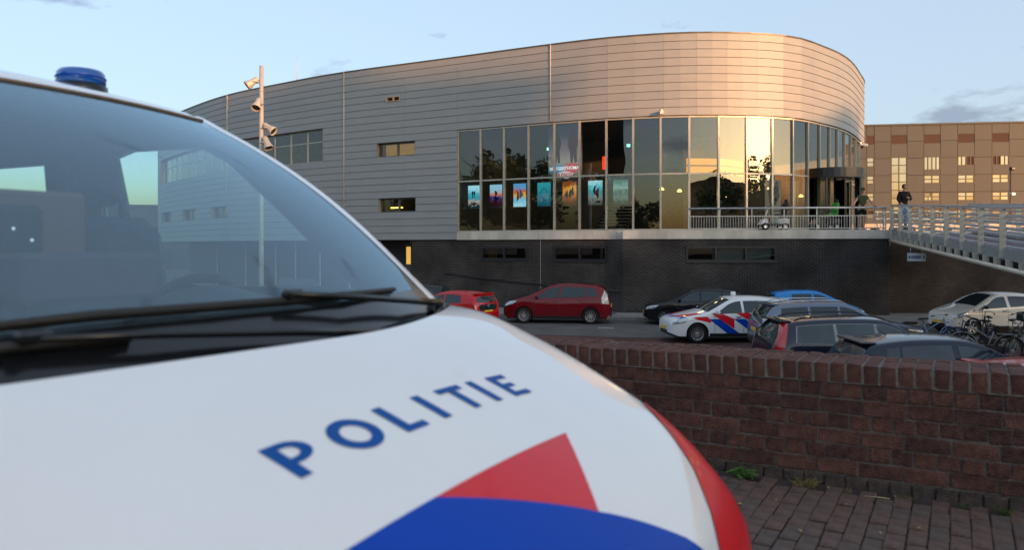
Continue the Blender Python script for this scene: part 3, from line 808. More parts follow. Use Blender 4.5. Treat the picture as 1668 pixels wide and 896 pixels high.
# ---- things in the foyer
def in_bay(px, off, z):
    x, y = cpos(s_at(px), off); return (x, y, z)
def face_angle(px):
    s = s_at(px); a, c = cpos(s-.3), cpos(s+.3); return math.atan2(c[1]-a[1], c[0]-a[0])
def poster_mat(name, stops, nscale=3.5, amt=0.35, seed=0.0):
    m = bpy.data.materials.new(name); m.use_nodes = True; nt = m.node_tree; n = nt.nodes; l = nt.links; p = n['Principled BSDF']
    p.inputs['Roughness'].default_value = 0.4
    tc = n.new('ShaderNodeTexCoord'); sp = n.new('ShaderNodeSeparateXYZ'); l.new(tc.outputs['Generated'], sp.inputs[0])
    mp = n.new('ShaderNodeMapping'); mp.inputs['Location'].default_value = (seed, seed*1.7, seed*.3); l.new(tc.outputs['Generated'], mp.inputs[0])
    nz = n.new('ShaderNodeTexNoise'); nz.inputs['Scale'].default_value = nscale; nz.inputs['Detail'].default_value = 4
    l.new(mp.outputs[0], nz.inputs['Vector'])
    a = n.new('ShaderNodeMath'); a.operation = 'MULTIPLY_ADD'; l.new(nz.outputs['Fac'], a.inputs[0]); a.inputs[1].default_value = amt*2; a.inputs[2].default_value = -amt
    b = n.new('ShaderNodeMath'); b.operation = 'ADD'; l.new(sp.outputs[2], b.inputs[0]); l.new(a.outputs[0], b.inputs[1])
    rp = n.new('ShaderNodeValToRGB'); cr = rp.color_ramp
    while len(cr.elements) < len(stops): cr.elements.new(0.5)
    for e, (pos, c) in zip(cr.elements, stops): e.position = pos; e.color = (*c, 1)
    l.new(b.outputs[0], rp.inputs[0]); l.new(rp.outputs[0], p.inputs['Base Color'])
    # glow put into the print colours in place of light on them
    l.new(rp.outputs[0], p.inputs['Emission Color']); p.inputs['Emission Strength'].default_value = 0.22 if 'banner' in name else 0.30
    return m
POST = [
 (765, [(.1, (.02, .05, .06)), (.3, (.5, .45, .42)), (.42, (.05, .35, .45)), (.62, (.10, .45, .55)), (.85, (.45, .75, .85))], 'pale blue film poster with two dark figures', [((.03, .14), (.05, .17), 'd'), ((-.12, .12), (.05, .19), 'd'), ((0, -.36), (.2, .06), 'r')]),
 (801, [(.08, (.02, .01, .02)), (.28, (.10, .02, .04)), (.42, (.05, .08, .35)), (.58, (.65, .25, .10)), (.8, (.35, .60, .75))], 'blue and red film poster with one broad shouldered figure', [((0, .12), (.09, .15), 's'), ((0, -.14), (.2, .13), 'b')]),
 (840, [(.1, (.45, .7, .8)), (.3, (.20, .55, .75)), (.5, (.75, .45, .12)), (.66, (.55, .12, .06)), (.85, (.15, .40, .65))], 'orange and ice blue film poster with bright splashes', [((.1, .05), (.12, .2), 'w'), ((-.15, -.05), (.08, .25), 'o')]),
 (880, [(.05, (.015, .13, .19)), (.35, (.02, .20, .28)), (.6, (.03, .30, .36)), (.9, (.05, .38, .42))], 'plain teal film poster with a pale ring', []),
 (922, [(.1, (.10, .03, .01)), (.32, (.30, .10, .03)), (.5, (.55, .22, .05)), (.7, (.70, .38, .08)), (.88, (.30, .10, .03))], 'amber and brown film poster with dark heads', [((-.2, -.05), (.11, .17), 'd'), ((.05, -.02), (.08, .2), 'd'), ((.22, .08), (.1, .2), 'd')]),
 (965, [(.1, (.12, .14, .12)), (.3, (.25, .30, .28)), (.5, (.08, .32, .36)), (.75, (.15, .50, .56)), (.9, (.40, .70, .75))], 'turquoise film poster with a red figure and pink block', [((-.05, .12), (.07, .22), 'd'), ((.15, -.02), (.1, .24), 'r'), ((.2, -.42), (.14, .06), 'p')]),
 (1008, [(.1, (.03, .06, .05)), (.3, (.14, .22, .20)), (.5, (.05, .14, .13)), (.7, (.28, .42, .38)), (.9, (.06, .20, .18))], 'dark grey green film poster with rippled pale streaks', [((0, -.05), (.06, .22), 'w')])]
PC = {'d': (0.02, 0.02, 0.03), 'r': (0.35, 0.02, 0.04), 's': (0.40, 0.20, 0.12), 'b': (0.03, 0.05, 0.28), 'w': (0.62, 0.74, 0.76), 'o': (0.7, 0.32, 0.05), 'p': (0.55, 0.03, 0.25)}
for i, (px, stops, lab, blobs) in enumerate(POST):
    ang = face_angle(px); t = thing('film_poster', lab+' hanging behind the foyer glass', 'poster', in_bay(px, -0.42, 3.24), ang, 'film posters behind the foyer glass')
    pb = MB().box((0, 0, .59), (.70, .012, 1.14)).build('print', poster_mat('poster_%d' % i, [(q, tuple(c**1.25 for c in k)) for q, k in stops], 5+i % 3, .30, i*3.1), t)
    for z in (.01, 1.17): MB().tube([(-.37, 0, z), (.37, 0, z)], .014, 6).build('hanger_bar', M_ALU, t)
    for (cx_, cz_), (w_, h_), c in blobs:
        pts = []
        for k in range(14):
            a = 2*math.pi*k/14; rr = 1+.25*math.sin(3*a+i)+.12*math.sin(5*a+2*i)
            pts.append((cx_*.7+w_*.8*rr*math.cos(a), .59+cz_*1.0+h_*rr*math.sin(a)))
        pts = [(max(-.34, min(.34, a)), max(.03, min(1.14, z))) for a, z in pts]
        MB().prism(pts, lambda p: (p[0], -.008, p[1]), lambda p: (p[0], -.011, p[1])).build('printed_shape', mat('print_'+c, PC[c], .5, var=.25, vscale=6), pb)
    if i == 3:
        rg = MB(); n = 28; vs = []
        for k in range(n):
            a = 2*math.pi*k/n; vs += [(.20*math.cos(a), -.009, .68+.20*math.sin(a)), (.165*math.cos(a), -.009, .68+.165*math.sin(a))]
        rg.add(vs, [(2*k, 2*((k+1) % n), 2*((k+1) % n)+1, 2*k+1) for k in range(n)]); rg.build('printed_shape', M_WHITE, pb)
bun = thing('bunting', 'string of small blue and white pennants hung inside the foyer glass', 'bunting', (0, 0, 0))
bpts = []
for k in range(33):
    f_ = k/32; px = lerp(848, 1030, f_); z = 4.55+.35*abs(math.sin(f_*math.pi*2.5))-.1
    bpts.append(in_bay(px, -.62, z))
MB().tube(bpts, .006, 4).build('cord', M_WHITE, bun)
for k in range(0, 32, 2):
    a, c = Vector(bpts[k]), Vector(bpts[k+1]); m_ = (a+c)/2-Vector((0, 0, .24))
    MB().add([a, c, m_], [(0, 1, 2)]).build('pennant', mat('pennant_blue', (.12, .22, .42), .7, var=.6, vscale=9) if k % 4 else mat('pennant_white', (.6, .6, .62), .7, var=.3, vscale=9), bun)
# tall dark banner with a coloured title plate
ban = thing('film_banner', 'tall dark film banner with a red and blue title plate in the foyer', 'banner', in_bay(911, -.7, 3.95), face_angle(911))
pr = MB().box((0, 0, 1.62), (1.75, .015, 3.1)).build('print', poster_mat('banner_print', [(.15, (.015, .012, .012)), (.3, (.12, .15, .08)), (.45, (.30, .26, .22)), (.62, (.16, .12, .14)), (.85, (.01, .015, .03))], 3, .14, 4.4), ban)
for (cx_, c, w_) in ((-.42, 'd', .22), (.42, 'r', .28)):
    pts = [(cx_+x*w_/.22, z) for x, z in ((-.10, 1.35), (-.02, 1.4), (.0, 1.75), (.06, 1.35), (.16, 1.4), (.14, 2.0), (.22, 2.3), (.16, 2.65), (.06, 2.72), (.07, 2.95), (-.05, 2.97), (-.06, 2.72), (-.18, 2.6), (-.22, 2.2), (-.13, 1.9))]
    MB().prism(pts, lambda p: (p[0], -.01, p[1]), lambda p: (p[0], -.014, p[1])).build('printed_shape', mat('print_'+c, PC[c]), pr)
for (cx_, cz_, w_, h_, c) in ((-.38, 1.08, .46, .24, (.05, .16, .30)), (.38, 1.12, .46, .24, (.38, .03, .05)), (0, .80, .42, .18, (.45, .38, .38))):
    pts = [(cx_+w_*math.cos(2*math.pi*k/18)*(1+.12*math.sin(4*math.pi*k/6)), cz_+h_*math.sin(2*math.pi*k/18)) for k in range(18)]
    MB().prism(pts, lambda p: (p[0], -.016, p[1]), lambda p: (p[0], -.02-.002*(cx_ == 0), p[1])).build('title_plate', mat('title_%d' % int(cx_*100), c, .5, emit=c, estr=.35), pr)  # plate colours glow in place of the foyer lighting
for (txt, x, z, c) in (('RUTGER', -.40, 1.10, (.75, .75, .72)), ('THOMAS', .40, 1.12, (.75, .75, .72)), ('& PACO', 0, .80, (.30, .03, .04))):
    me = text_mesh(txt, .21, .006); me.materials.clear(); me.materials.append(mat('title_ink_%d' % int(c[1]*100), c, .5, emit=c, estr=.3))  # lettering carries the same added glow as its plates
    link('lettering', me, pr, (x, -.028, z), rot=(R(90), 0, 0))
# red lit sign, exit signs, pendant lamps, stairs, plant, bistro table
b = MB().box((0, 0, .3), (.16, .05, .62)).build('lit_sign', mat('red_lit', (.5, .02, .01), .5, emit=(1, .03, .01), estr=.75))
b.location = in_bay(960, -2.2, 5.1); tag(b, 'narrow red lit sign in the dark foyer', 'sign'); b.rotation_euler.z = face_angle(960)
for px, z, w in ((852, 6.35, .32), (1003, 6.3, .16)):
    ex = MB().box((0, 0, 0), (w, .05, .14)).build('exit_sign', mat('exit_green', (.05, .5, .25), .5, emit=(.25, 1, .6), estr=.8))
    ex.location = in_bay(px, -3.0, z); tag(ex, 'green lit exit sign %s in the foyer' % ('above the third film poster' if px == 852 else 'in the dark hall beside the red lit sign'), 'exit sign')
stairs = thing('staircase', 'open dark staircase with pale tread edges behind the film posters', 'stairs', in_bay(968, -2.6, FLOOR2), face_angle(968))
for k in range(9):
    MB().box((0, k*.27, .16+k*.17), (1.5, .28, .035)).build('tread', mat('tread_edge', (.5, .5, .48), .6, var=.1), stairs)
for x in (-.77, .77): MB().beam((x, -.1, .02), (x, 2.3, 1.6), .04, .22).build('stringer', M_DARK, stairs)
for px, z, off in ((1075, 4.05, -2.4), (1118, 4.0, -3.0), (1232, 3.75, -3.0), (1370, 3.9, -2.0)):
    lp = thing('pendant_lamp', 'small glowing amber pendant lamp hanging over %s' % {1075: 'the dark foyer near the last film poster', 1118: 'the foyer tables', 1232: 'the white display board', 1370: 'the hall behind the revolving door'}[px], 'lamp', in_bay(px, off, z))
    MB().lathe([(.0, .10), (.05, .09), (.12, 0), (.11, -.02), (.0, -.02)], 14).build('shade', mat('lamp_shade_lit', (.8, .5, .15), .5, emit=(1, .55, .12), estr=1.8), lp)
    MB().tube([(0, 0, .09), (0, 0, GTOP-z)], .008, 5).build('cord', M_BLACK, lp)
    ld = bpy.data.lights.new('lamp_light', 'POINT'); ld.energy = 4; ld.color = (1, .62, .28); ld.shadow_soft_size = .12
    lo = link('lamp_light', ld, lp, (0, 0, -.15))
M_WOOD = mat('table_wood', (.30, .15, .06), .5, var=.2, vscale=6, stretch=(1, 6, 1))
for j, (px, off) in enumerate(((1155, -1.3), (1178, -1.5), (1200, -1.3))):
    tb = thing('bistro_table', 'wooden table inside the foyer glass %s' % ('left of the indoor tree', 'under the indoor tree', 'right of the indoor tree')[j], 'table', in_bay(px, off, FLOOR2), face_angle(px))
    MB().bbox((0, 0, .74), (1.0, .7, .05), .01).build('table_top', M_WOOD, tb)
    for sx in (-.42, .42):
        for sy in (-.28, .28): MB().box((sx, sy, .36), (.05, .05, .72)).build('leg', M_DARK, tb)
# white display board with a grey blue print and red lettering
bd = thing('display_board', 'white display board with a blue grey print and red lettering behind the glass', 'board', in_bay(1271, -.55, FLOOR2+.05), face_angle(1271))
pn = MB().box((0, 0, 1.15), (.86, .03, 2.3)).build('panel', M_WHITE, bd)
for (cx_, cz_, w_, h_, c, sd) in ((.02, 1.55, .30, .42, (.33, .37, .46), 1), (-.05, 1.62, .10, .12, (.03, .03, .05), 2), (.14, 1.40, .08, .1, (.05, .05, .07), 3), (.2, 1.95, .12, .3, (.30, .32, .42), 4)):
    pts = [(cx_+w_*math.cos(2*math.pi*k/16)*(1+.14*math.sin(3*2*math.pi*k/16+sd)), cz_+h_*math.sin(2*math.pi*k/16)*(1+.1*math.cos(5*2*math.pi*k/16))) for k in range(16)]
    MB().prism(pts, lambda p: (p[0], -.016-.001*sd, p[1]), lambda p: (p[0], -.019-.001*sd, p[1])).build('printed_shape', mat('board_ink_%d' % sd, c, .6, var=.25, vscale=6), pn)
me = text_mesh('STITCH', .22, .006); me.materials.clear(); me.materials.append(mat('board_red', (.55, .03, .03), .5)); link('lettering', me, pn, (0, -.03, .42), rot=(R(90), 0, 0))
for sx in (-.3, .3): MB().box((sx, .02, .0), (.06, .4, .04)).build('foot', M_DARK, bd)

def leaf_crown(blobs, n, size, m, name, parent, seed, flat_=1.0):
    r = random.Random(seed); b = MB(); vs = []; fs = []
    tot = sum(w for *_, w in blobs)
    for i in range(n):
        q = r.uniform(0, tot)
        for (c, rad, w) in blobs:
            q -= w
            if q <= 0: break
        d = Vector((r.gauss(0, 1), r.gauss(0, 1), r.gauss(0, 1))).normalized()*(r.random()**0.45)
        p = Vector(c)+Vector((d.x*rad[0], d.y*rad[1], d.z*rad[2]))
        a = Vector((r.gauss(0, 1), r.gauss(0, 1), r.gauss(0, .6))).normalized(); t = a.cross(Vector((r.gauss(0, 1), r.gauss(0, 1), r.gauss(0, 1)))).normalized()
        s = size*r.uniform(.6, 1.4); k = len(vs)
        vs += [p-a*s, p+t*s*.55, p+a*s, p-t*s*.55]; fs.append((k, k+1, k+2, k+3))
    b.add(vs, fs); return b.build(name, m, parent)
M_LEAF = [mat('leaf_a', (.045, .075, .022), .6, var=.4, vscale=1.2), mat('leaf_b', (.06, .085, .028), .6, var=.4, vscale=1.2), mat('leaf_c', (.035, .06, .026), .6, var=.4, vscale=1.2)]
M_BARK = mat('bark', (.09, .07, .05), .9, var=.35, vscale=5, bump=.6, bscale=25, stretch=(1, 1, .3))
pl = thing('indoor_tree', 'bushy dark green indoor tree standing behind the foyer glass', 'plant', in_bay(1198, -2.0, FLOOR2))
MB().lathe([(.0, 0), (.26, 0), (.32, .5), (.28, .5), (.0, .46)], 14).build('pot', M_DARK, pl)
MB().tube([(0, 0, .4), (.03, 0, 1.0), (0, .02, 1.7)], [.05, .04, .02], 6).build('trunk', M_BARK, pl)
leaf_crown([((0, 0, 1.9), (1.1, .8, 1.0), 3), ((-.5, 0, 1.4), (.6, .6, .6), 1), ((.6, 0, 1.5), (.6, .6, .7), 1)], 1800, .09, M_LEAF[2], 'crown', pl, 5)

# ------------------------------------------------------------------ plaza and second brick wall on the right, footbridge
pz = [(16.8, 35.86), (70, 32.4), (220, 60), (220, 200), (-10, 200), (-10, 90), (18, 70), (22.5, 54), (21.8, 49), (19, 43), (17.2, 39.5)]
flat('plaza', pz, 1.99, M_PLAZA, lambda x, y, z: (x, y))
b = MB(); b.v = [(16.75, 35.84, -1.9), (70, 32.4, -1.9), (70, 32.4, 1.97), (16.75, 35.84, 1.97)]; b.f = [(0, 1, 2, 3)]; b.smooth = [False]; b.uv = [(0, -1.9), (53.3, -1.9), (53.3, 1.97), (0, 1.97)]
M_DB2 = brickmat('brown_brick', (0.045, 0.034, 0.028), (0.065, 0.048, 0.04), (0.085, 0.07, 0.06), 0.235, 0.082, 0.010, rough=0.8, dirt=0.55)
rw = thing('retaining_wall', 'dark brown brick retaining wall under the footbridge', 'wall', (0, 0, 0))
b.build('brick_face', M_DB2, rw)
b = MB(); b.beam((16.75, 35.9, 1.94), (70, 32.46, 1.94), .34, .16); b.build('coping', M_CONC, rw)

BS = Vector((16.50, 34.55, 1.93)); BD = Vector((-.2683, -.9633, -.0535)).normalized(); BR = Vector((.9633, -.2683, 0))
BLEN = 30.0
bridge = thing('footbridge', 'pale steel footbridge with slatted railings running from the terrace', 'bridge', tuple(BS))
def bp(t, r, z): return BD*t+BR*r+Vector((0, 0, z))
M_BR = mat('bridge_paint', (.62, .58, .48), .45, metal=.15, var=.12, vscale=3)
M_BS = mat('bridge_slat', (.52, .56, .62), .35, metal=.55, var=.1, vscale=3)
BWID = 3.0
deck = MB(); deck.beam(bp(0, BWID/2, -.12), bp(BLEN, BWID/2, -.12), BWID, .12); deck.build('deck', mat('deck_grey', (.13, .10, .11), .8, var=.2), bridge)
for side in (0, BWID):
    sg = -1 if side == 0 else 1
    MB().beam(bp(-.1, side, 1.17), bp(BLEN, side, 1.17), .17, .075).build('top_rail', M_BS, bridge)
    for k in range(6):
        MB().beam(bp(0, side-sg*.04, .16+k*.155), bp(BLEN, side-sg*.04, .16+k*.155), .05, .062).build('slat', M_BS, bridge)
    MB().beam(bp(0, side+sg*.06, -.02), bp(BLEN, side+sg*.06, -.02), .015, .26).build('fascia', mat('fascia_grey', (.33, .35, .35), .45, metal=.3, var=.12), bridge)
    MB().tube([bp(-.05, side+sg*.14, -.36), bp(BLEN, side+sg*.14, -.36)], .065, 8).build('edge_tube', M_BR, bridge)
    t = .1
    ups = MB().beam(Vector((0, 0, -.10)), Vector((0, 0, 1.14)), .15, .03, tuple(BD)).mesh('upright', M_BR)
    brk = MB().beam(Vector((0, 0, -.36)), Vector((0, 0, -.12)), .16, .03, tuple(BD)).mesh('bracket', M_BR)
    t = .12
    while t < BLEN:
        o = link('upright', ups, bridge, tuple(bp(t, side+sg*.075, 0)))
        t += 1.85
    t = .3
    while t < BLEN:
        link('bracket', brk, bridge, tuple(bp(t, side+sg*.10, 0))); t += .95
MB().tube([bp(-.05, -.14, -.36), bp(-.18, -.14, -.40), bp(-.2, -.14, -.6)], .06, 8).build('down_pipe', M_BR, bridge)
# beams under the deck and a pier out of view keep it up
for r in (.5, BWID-.5): MB().beam(bp(0, r, -.34), bp(BLEN, r, -.34), .18, .32).build('girder', M_DARK, bridge)
for t in (14.5, 28.0): MB().beam(bp(t, BWID/2, -.5), Vector((bp(t, BWID/2, 0).x, bp(t, BWID/2, 0).y, -1.9-BS.z)), .35, .35, (1, 0, 0)).build('pier', M_CONC, bridge)
sgt = 5.3
sg_ = thing('hanging_sign', 'small white sign with blue lettering hung under the footbridge', 'sign', tuple(BS+bp(sgt, -.14, -.36)), math.atan2(BR.y, BR.x))
SGA = Matrix.Rotation(0, 3, 'Z')
MB().box((0, 0, -.37), (.62, .02, .30)).build('plate', mat('sign_white', (.66, .70, .76), .5, var=.08), sg_)
mk = MB()
for k, (x, w, h) in enumerate([(-.245, .05, .10), (-.185, .03, .11), (-.13, .04, .12), (-.08, .04, .09), (-.03, .035, .13), (.02, .04, .10), (.07, .04, .11), (.12, .035, .10), (.245, .04, .12)]): mk.box((x, -.012, -.37+.004*(k % 2)), (w, .006, h))
mk.build('worn_lettering', mat('sign_blue', (.10, .14, .24), .5), sg_)
for x in (-.2, .2): MB().tube([(x, 0, 0), (x, 0, -.24)], .012, 5).build('strap', M_GALV, sg_)

# ------------------------------------------------------------------ office block far behind, right
FB0 = Vector((60.0, 142.0)); FBD = Vector((1.0, -.155)).normalized()
off = thing('office_block', 'long flat brown panelled office block with small gold lit windows', 'building', (*FB0, 1.9), math.atan2(FBD.y, FBD.x))
FH = 21.0; FX0, FX1 = -8.0, 70.0
M_FP = [mat('panel_brown_a', (.048, .054, .058), .55, var=.05, vscale=.3), mat('panel_brown_b', (.044, .050, .054), .55, var=.05, vscale=.3)]
def fbx(px):  # along the facade for a measured bearing
    q = (px-834)/1300.0
    return (q*FB0.y-FB0.x)/(FBD.x-q*FBD.y)
def fbz(px, py):
    x = fbx(px); Y = FB0.y+FBD.y*x
    return 1.3+(402-py)/1300.0*Y-1.9
cols = [(1411.5, 1424), (1451, 1477.5), (1504.5, 1531.5), (1559.5, 1587), (1615.5, 1643.5), (1671, 1700), (1728, 1757)]
rows = [(17.55, 19.1), (13.55, 15.25), (10.5, 12.0), (7.45, 8.95), (4.4, 5.9), (1.3, 2.8)]
holes = []
for ci, (p0, p1) in enumerate(cols):
    x0, x1 = fbx(p0), fbx(p1)
    for ri, (z0, z1) in enumerate(rows):
        if ci == 1 and ri >= 1: continue
        zz0 = z0-.7 if (ci == 2 and ri == 1) else z0
        holes.append((x0, x1, zz0, z1, ci, ri))
    if ci == 1: holes.append((x0, x1, 0.6, rows[1][1], ci, 1))
# facade sheets between the openings
xe = sorted(set([FX0, FX1]+[h[0] for h in holes]+[h[1] for h in holes]))
nrow = 7; zr_ = linspace(0, FH, nrow+1)
MB().box(((FX0+FX1)/2, 9.2, FH/2-.4), (FX1-FX0-.1, 18.0, FH-.9)).build('building_core', M_BACKING, off)
for i in range(len(xe)-1):
    for k in range(nrow):
        rs = sub_rects((xe[i]+.03, xe[i+1]-.03, zr_[k]+.03, zr_[k+1]-.03), [h[:4] for h in holes])
        rs = [r for r in rs if r[1]-r[0] > .05 and r[3]-r[2] > .05]
        if not rs: continue
        for (a, c, z0, z1) in rs: MB().box(((a+c)/2, 0, (z0+z1)/2), (c-a, .16, z1-z0)).build('facade_panel', M_FP[(i+k) % 2], off)
M_FG = mat('office_glass', (.30, .28, .25), .04, metal=.85, var=.05)
M_LOUV = mat('louvre_dark', (.065, .042, .036), .7, var=.1)
for (x0, x1, z0, z1, ci, ri) in holes:
    if ri == 0:
        lv = MB().box(((x0+x1)/2, .02, (z0+z1)/2), (x1-x0, .05, z1-z0)).build('louvre', M_LOUV, off); continue
    dark = (ci in (3, 4) and ri == 1)
    w = MB(); t = .14
    for x in (x0+t/2, x1-t/2): w.box((x, -.02, (z0+z1)/2), (t, .16, z1-z0))
    for z in (z0+t/2, z1-t/2): w.box(((x0+x1)/2, -.02, z), (x1-x0, .15, t))
    nx, nz = (4, 1) if (ci == 2 and ri == 1) else (2, 10) if ci == 1 else (1, 2) if ci == 0 else (4, 1) if dark else (2, 2)
    for k in range(1, nx): w.box((lerp(x0, x1, k/nx), -.01, (z0+z1)/2), (t, .12, z1-z0-.01))
    for k in range(1, nz): w.box(((x0+x1)/2, -.012, lerp(z0, z1, k/nz)), (x1-x0-.01, .11, t))
    wo = w.build('window', mat('office_frame', (.06, .045, .04), .5, var=.1), off)
    for a in range(nx):
        for c in range(nz):
            xa, xb = lerp(x0, x1, a/nx), lerp(x0, x1, (a+1)/nx); za, zb = lerp(z0, z1, c/nz), lerp(z0, z1, (c+1)/nz)
            j = rnd.uniform(-.006, .006); tl = rnd.uniform(-.012, .006)
            m = M_LOUV if (dark and ((ci == 3 and a >= 2) or (ci == 4 and a <= 1))) else M_FG
            MB().add([(xa, .03+j, za), (xb, .03-j, za), (xb, .03-j+tl, zb), (xa, .03+j+tl, zb)], [(0, 1, 2, 3)]).build('pane', m, wo)
MB().box(((FX0+FX1)/2, 9, FH-.08), (FX1-FX0+.3, 18.6, .3)).build('roof_edge', M_FP[1], off)

# pale low arcade in front of it, and a dark low hall far left, seen through the windscreen
arc = thing('plaza_arcade', 'low pale arcade with square columns beyond the footbridge', 'building', (66, 118, 1.95), R(-4))
M_PALE = mat('arcade_pale', (.50, .42, .34), .8, var=.1)
for k in range(16): MB().box((-16+k*2.6, 0, 1.1), (1.3, .7, 2.2)).build('column', M_PALE, arc)
MB().box((4, 2, 2.5), (44, 5, .5)).build('roof_slab', M_PALE, arc); MB().box((4, 4.2, 1.1), (44, .3, 2.2)).build('rear_wall', mat('arcade_dark', (.09, .07, .06), .8), arc)
hall = thing('low_hall', 'dark low hall beyond the rounded end of the cinema, seen through the side window', 'building', (-62, 118, -1.85), R(12))
MB().box((0, 0, 4.4), (34, 16, 8.8)).build('wall', mat('hall_wall', (.07, .075, .085), .8, var=.2, vscale=.4), hall)
MB().box((0, 0, 8.9), (34.6, 16.6, .3)).build('roof_edge', M_DARK, hall)
for k in range(8): MB().box((-14+k*4, -8.02, 5.2), (2.2, .08, 1.4)).build('window', G_WIN, hall)

# ------------------------------------------------------------------ houses and trees behind the camera: they shade the street and show in the glass, some made taller to shade the facade
S2 = Vector((math.sin(SUN_AZ), math.cos(SUN_AZ))); P2 = Vector((-S2.y, S2.x))
def behind(dist, lat): v = S2*dist+P2*lat; return (v.x, v.y)
M_RB = brickmat('house_brick', (.16, .075, .05), (.20, .10, .07), (.2, .19, .17), .235, .08, .012)
M_TILE = mat('roof_tile', (.09, .04, .03), .8, var=.3, vscale=1.5)
RZ_B = math.atan2(P2.y, P2.x)
def house(dist, lat, w, d, h, rh, label, flat_roof=False):
    t = thing('street_house', label, 'building', (*behind(dist, lat), -.05), RZ_B)
    b = MB().box((0, 0, h/2), (w, d, h)); b.uv = [(v[0]+v[1], v[2]) for v in b.v]; wall = b.build('wall', M_RB, t)
    if flat_roof: MB().box((0, 0, h+.15), (w+.4, d+.4, .3)).build('roof', M_TILE, t)
    else:
        r = MB(); r.add([(-w/2-.3, -d/2-.3, h), (w/2+.3, -d/2-.3, h), (w/2+.3, d/2+.3, h), (-w/2-.3, d/2+.3, h), (-w/2*.1, 0, h+rh), (w/2*.1, 0, h+rh)],
                        [(0, 1, 5, 4), (2, 3, 4, 5), (1, 2, 5), (3, 0, 4), (3, 2, 1, 0)]); ro = r.build('roof', M_TILE, t)
        MB().box((w*.15, .5, h+rh*.9), (.9, .7, 1.8)).build('chimney', M_RB, ro)
    nx = max(2, int(w/3)); nz = max(2, int(h/3))
    for i in range(nx):
        for k in range(nz):
            x = -w/2+(i+.5)*w/nx; z = 1.6+k*3.0
            if z > h-.8: continue
            wd = MB().box((x, d/2+.02, z), (1.3, .08, 1.5)).build('window', M_WHITE, t)
            MB().box((x, d/2+.05, z), (1.1, .06, 1.3)).build('pane', G_WIN, wd)
house(62, -16, 16, 10, 9.5, 3.5, 'brick terrace house with a hipped roof behind the photographer')
house(64, 3, 18, 11, 10.2, 2.8, 'wide brick house with a hipped tiled roof behind the police van')
house(68, 20, 12.5, 11, 17.5, 3.6, 'tall brick house with a steep roof between the street trees')
house(64, 40, 17, 10, 12.6, 3.4, 'square brick house opposite the revolving door')
house(66, 29.2, 6.5, 8, 9.0, 0, 'narrow flat roofed brick infill added to block the sun between the tall and the square house', True)  # unseen infill, added to stop sun leaking through the gap
house(72, 60, 22, 12, 12.0, 0, 'flat roofed brick block opposite the rounded end of the cinema', True)
blk = thing('apartment_block', 'tall dark brick apartment block behind the photographer', 'building', (-41, -21, -1.9), math.atan2(.61, -.79))
b = MB().box((0, 0, 13), (19, 12, 26)); b.uv = [(v[0]+v[1], v[2]) for v in b.v]; b.build('wall', brickmat('block_brick', (.05, .035, .03), (.06, .042, .035), (.07, .065, .06), .235, .08, .012), blk)
MB().box((0, 0, 26.1), (19.4, 12.4, .3)).build('roof', M_TILE, blk)
for i in range(5):
    for k in range(7):
        for sy in (-1, 1):
            wd = MB().box((-7.4+i*3.7, sy*6.02, 4+k*3.1), (1.6, .08, 1.5)).build('window', M_DARK, blk); MB().box((-7.4+i*3.7, sy*6.05, 4+k*3.1), (1.4, .06, 1.3)).build('pane', M_ROOM, wd)
def tree(dist, lat, h, w, n, mi, label, seed, poplar=False, at=None):
    r = random.Random(seed)
    t = thing('street_tree', label, 'tree', (*(at or behind(dist, lat)), -.1 if at is None else -1.9), r.uniform(0, 6), 'trees along the street behind the photographer')
    tr = MB().tube([(0, 0, 0), (.1, 0, h*.3), (0, .1, h*.6), (.05, 0, h*.9)], [.28, .2, .12, .04], 8)
    for k in range(6):
        a = r.uniform(0, 6.28); z = h*r.uniform(.3, .65)
        tr.tube([(0, 0, z), (w*.3*math.cos(a), w*.3*math.sin(a), z+h*.12), (w*.55*math.cos(a), w*.55*math.sin(a), z+h*.2)], [.09, .06, .02], 5)
    tr.build('trunk', M_BARK, t)
    if poplar: bl = [((r.uniform(-.2, .2), r.uniform(-.2, .2), h*(.2+.13*k)), (w*(.5-.03*abs(k-2)), w*(.5-.03*abs(k-2)), h*.12), 1) for k in range(6)]
    else: bl = [((w*.4*r.gauss(0, 1)*.7, w*.4*r.gauss(0, 1)*.7, h*r.uniform(.38, .82)), (w*r.uniform(.22, .4),)*2+(h*r.uniform(.08, .16),), 1) for k in range(9)]
    leaf_crown(bl, n, .22 if at is None else .27, M_LEAF[mi], 'crown', t, seed)
TL = [(50, -12, 12, 7), (53, -4, 10.5, 6), (55, 5, 12.5, 7), (50, 13, 11.5, 7), (54, 20, 13.0, 7), (50, 27, 15.0, 7), (55, 33, 15.6, 8), (52, 47, 15.0, 8), (56, 54, 15.5, 8)]
TLAB = ['broad leafy street tree before the first brick house', 'rounded street tree beside the first brick house', 'tall street tree before the wide brick house', 'leafy street tree at the end of the wide brick house', 'tall broad tree beside the steep roofed house', 'slender street tree before the steep roofed house', 'broad tree left of the square brick house', 'leafy tree right of the square brick house', 'tall tree before the flat roofed block']
LTREE = [((-46, 14), 16, 9), ((-52, 4), 14, 8), ((-40, 6), 14, 8), ((-62, -2), 17, 9), ((-60, 12), 15, 9), ((-28, -30), 12, 8), ((-20, -38), 12, 8), ((-44, 50), 11, 8), ((-50, 42), 10, 7), ((-10, -44), 11, 8)]
LLAB = ['leafy tree at the car park end', 'rounded tree on the far car park edge', 'broad tree over the car park entrance', 'tall tree beyond the car park', 'leafy tree by the side street', 'broad tree along the side street', 'tall tree at the side street corner', 'leafy tree off the rounded end of the cinema', 'small tree off the rounded end of the cinema', 'broad tree behind the photographer near the corner']
for k, (d_, l_, h_, w_) in enumerate(TL): tree(d_, l_, h_, w_, 3600, k % 3, TLAB[k], 100+k)
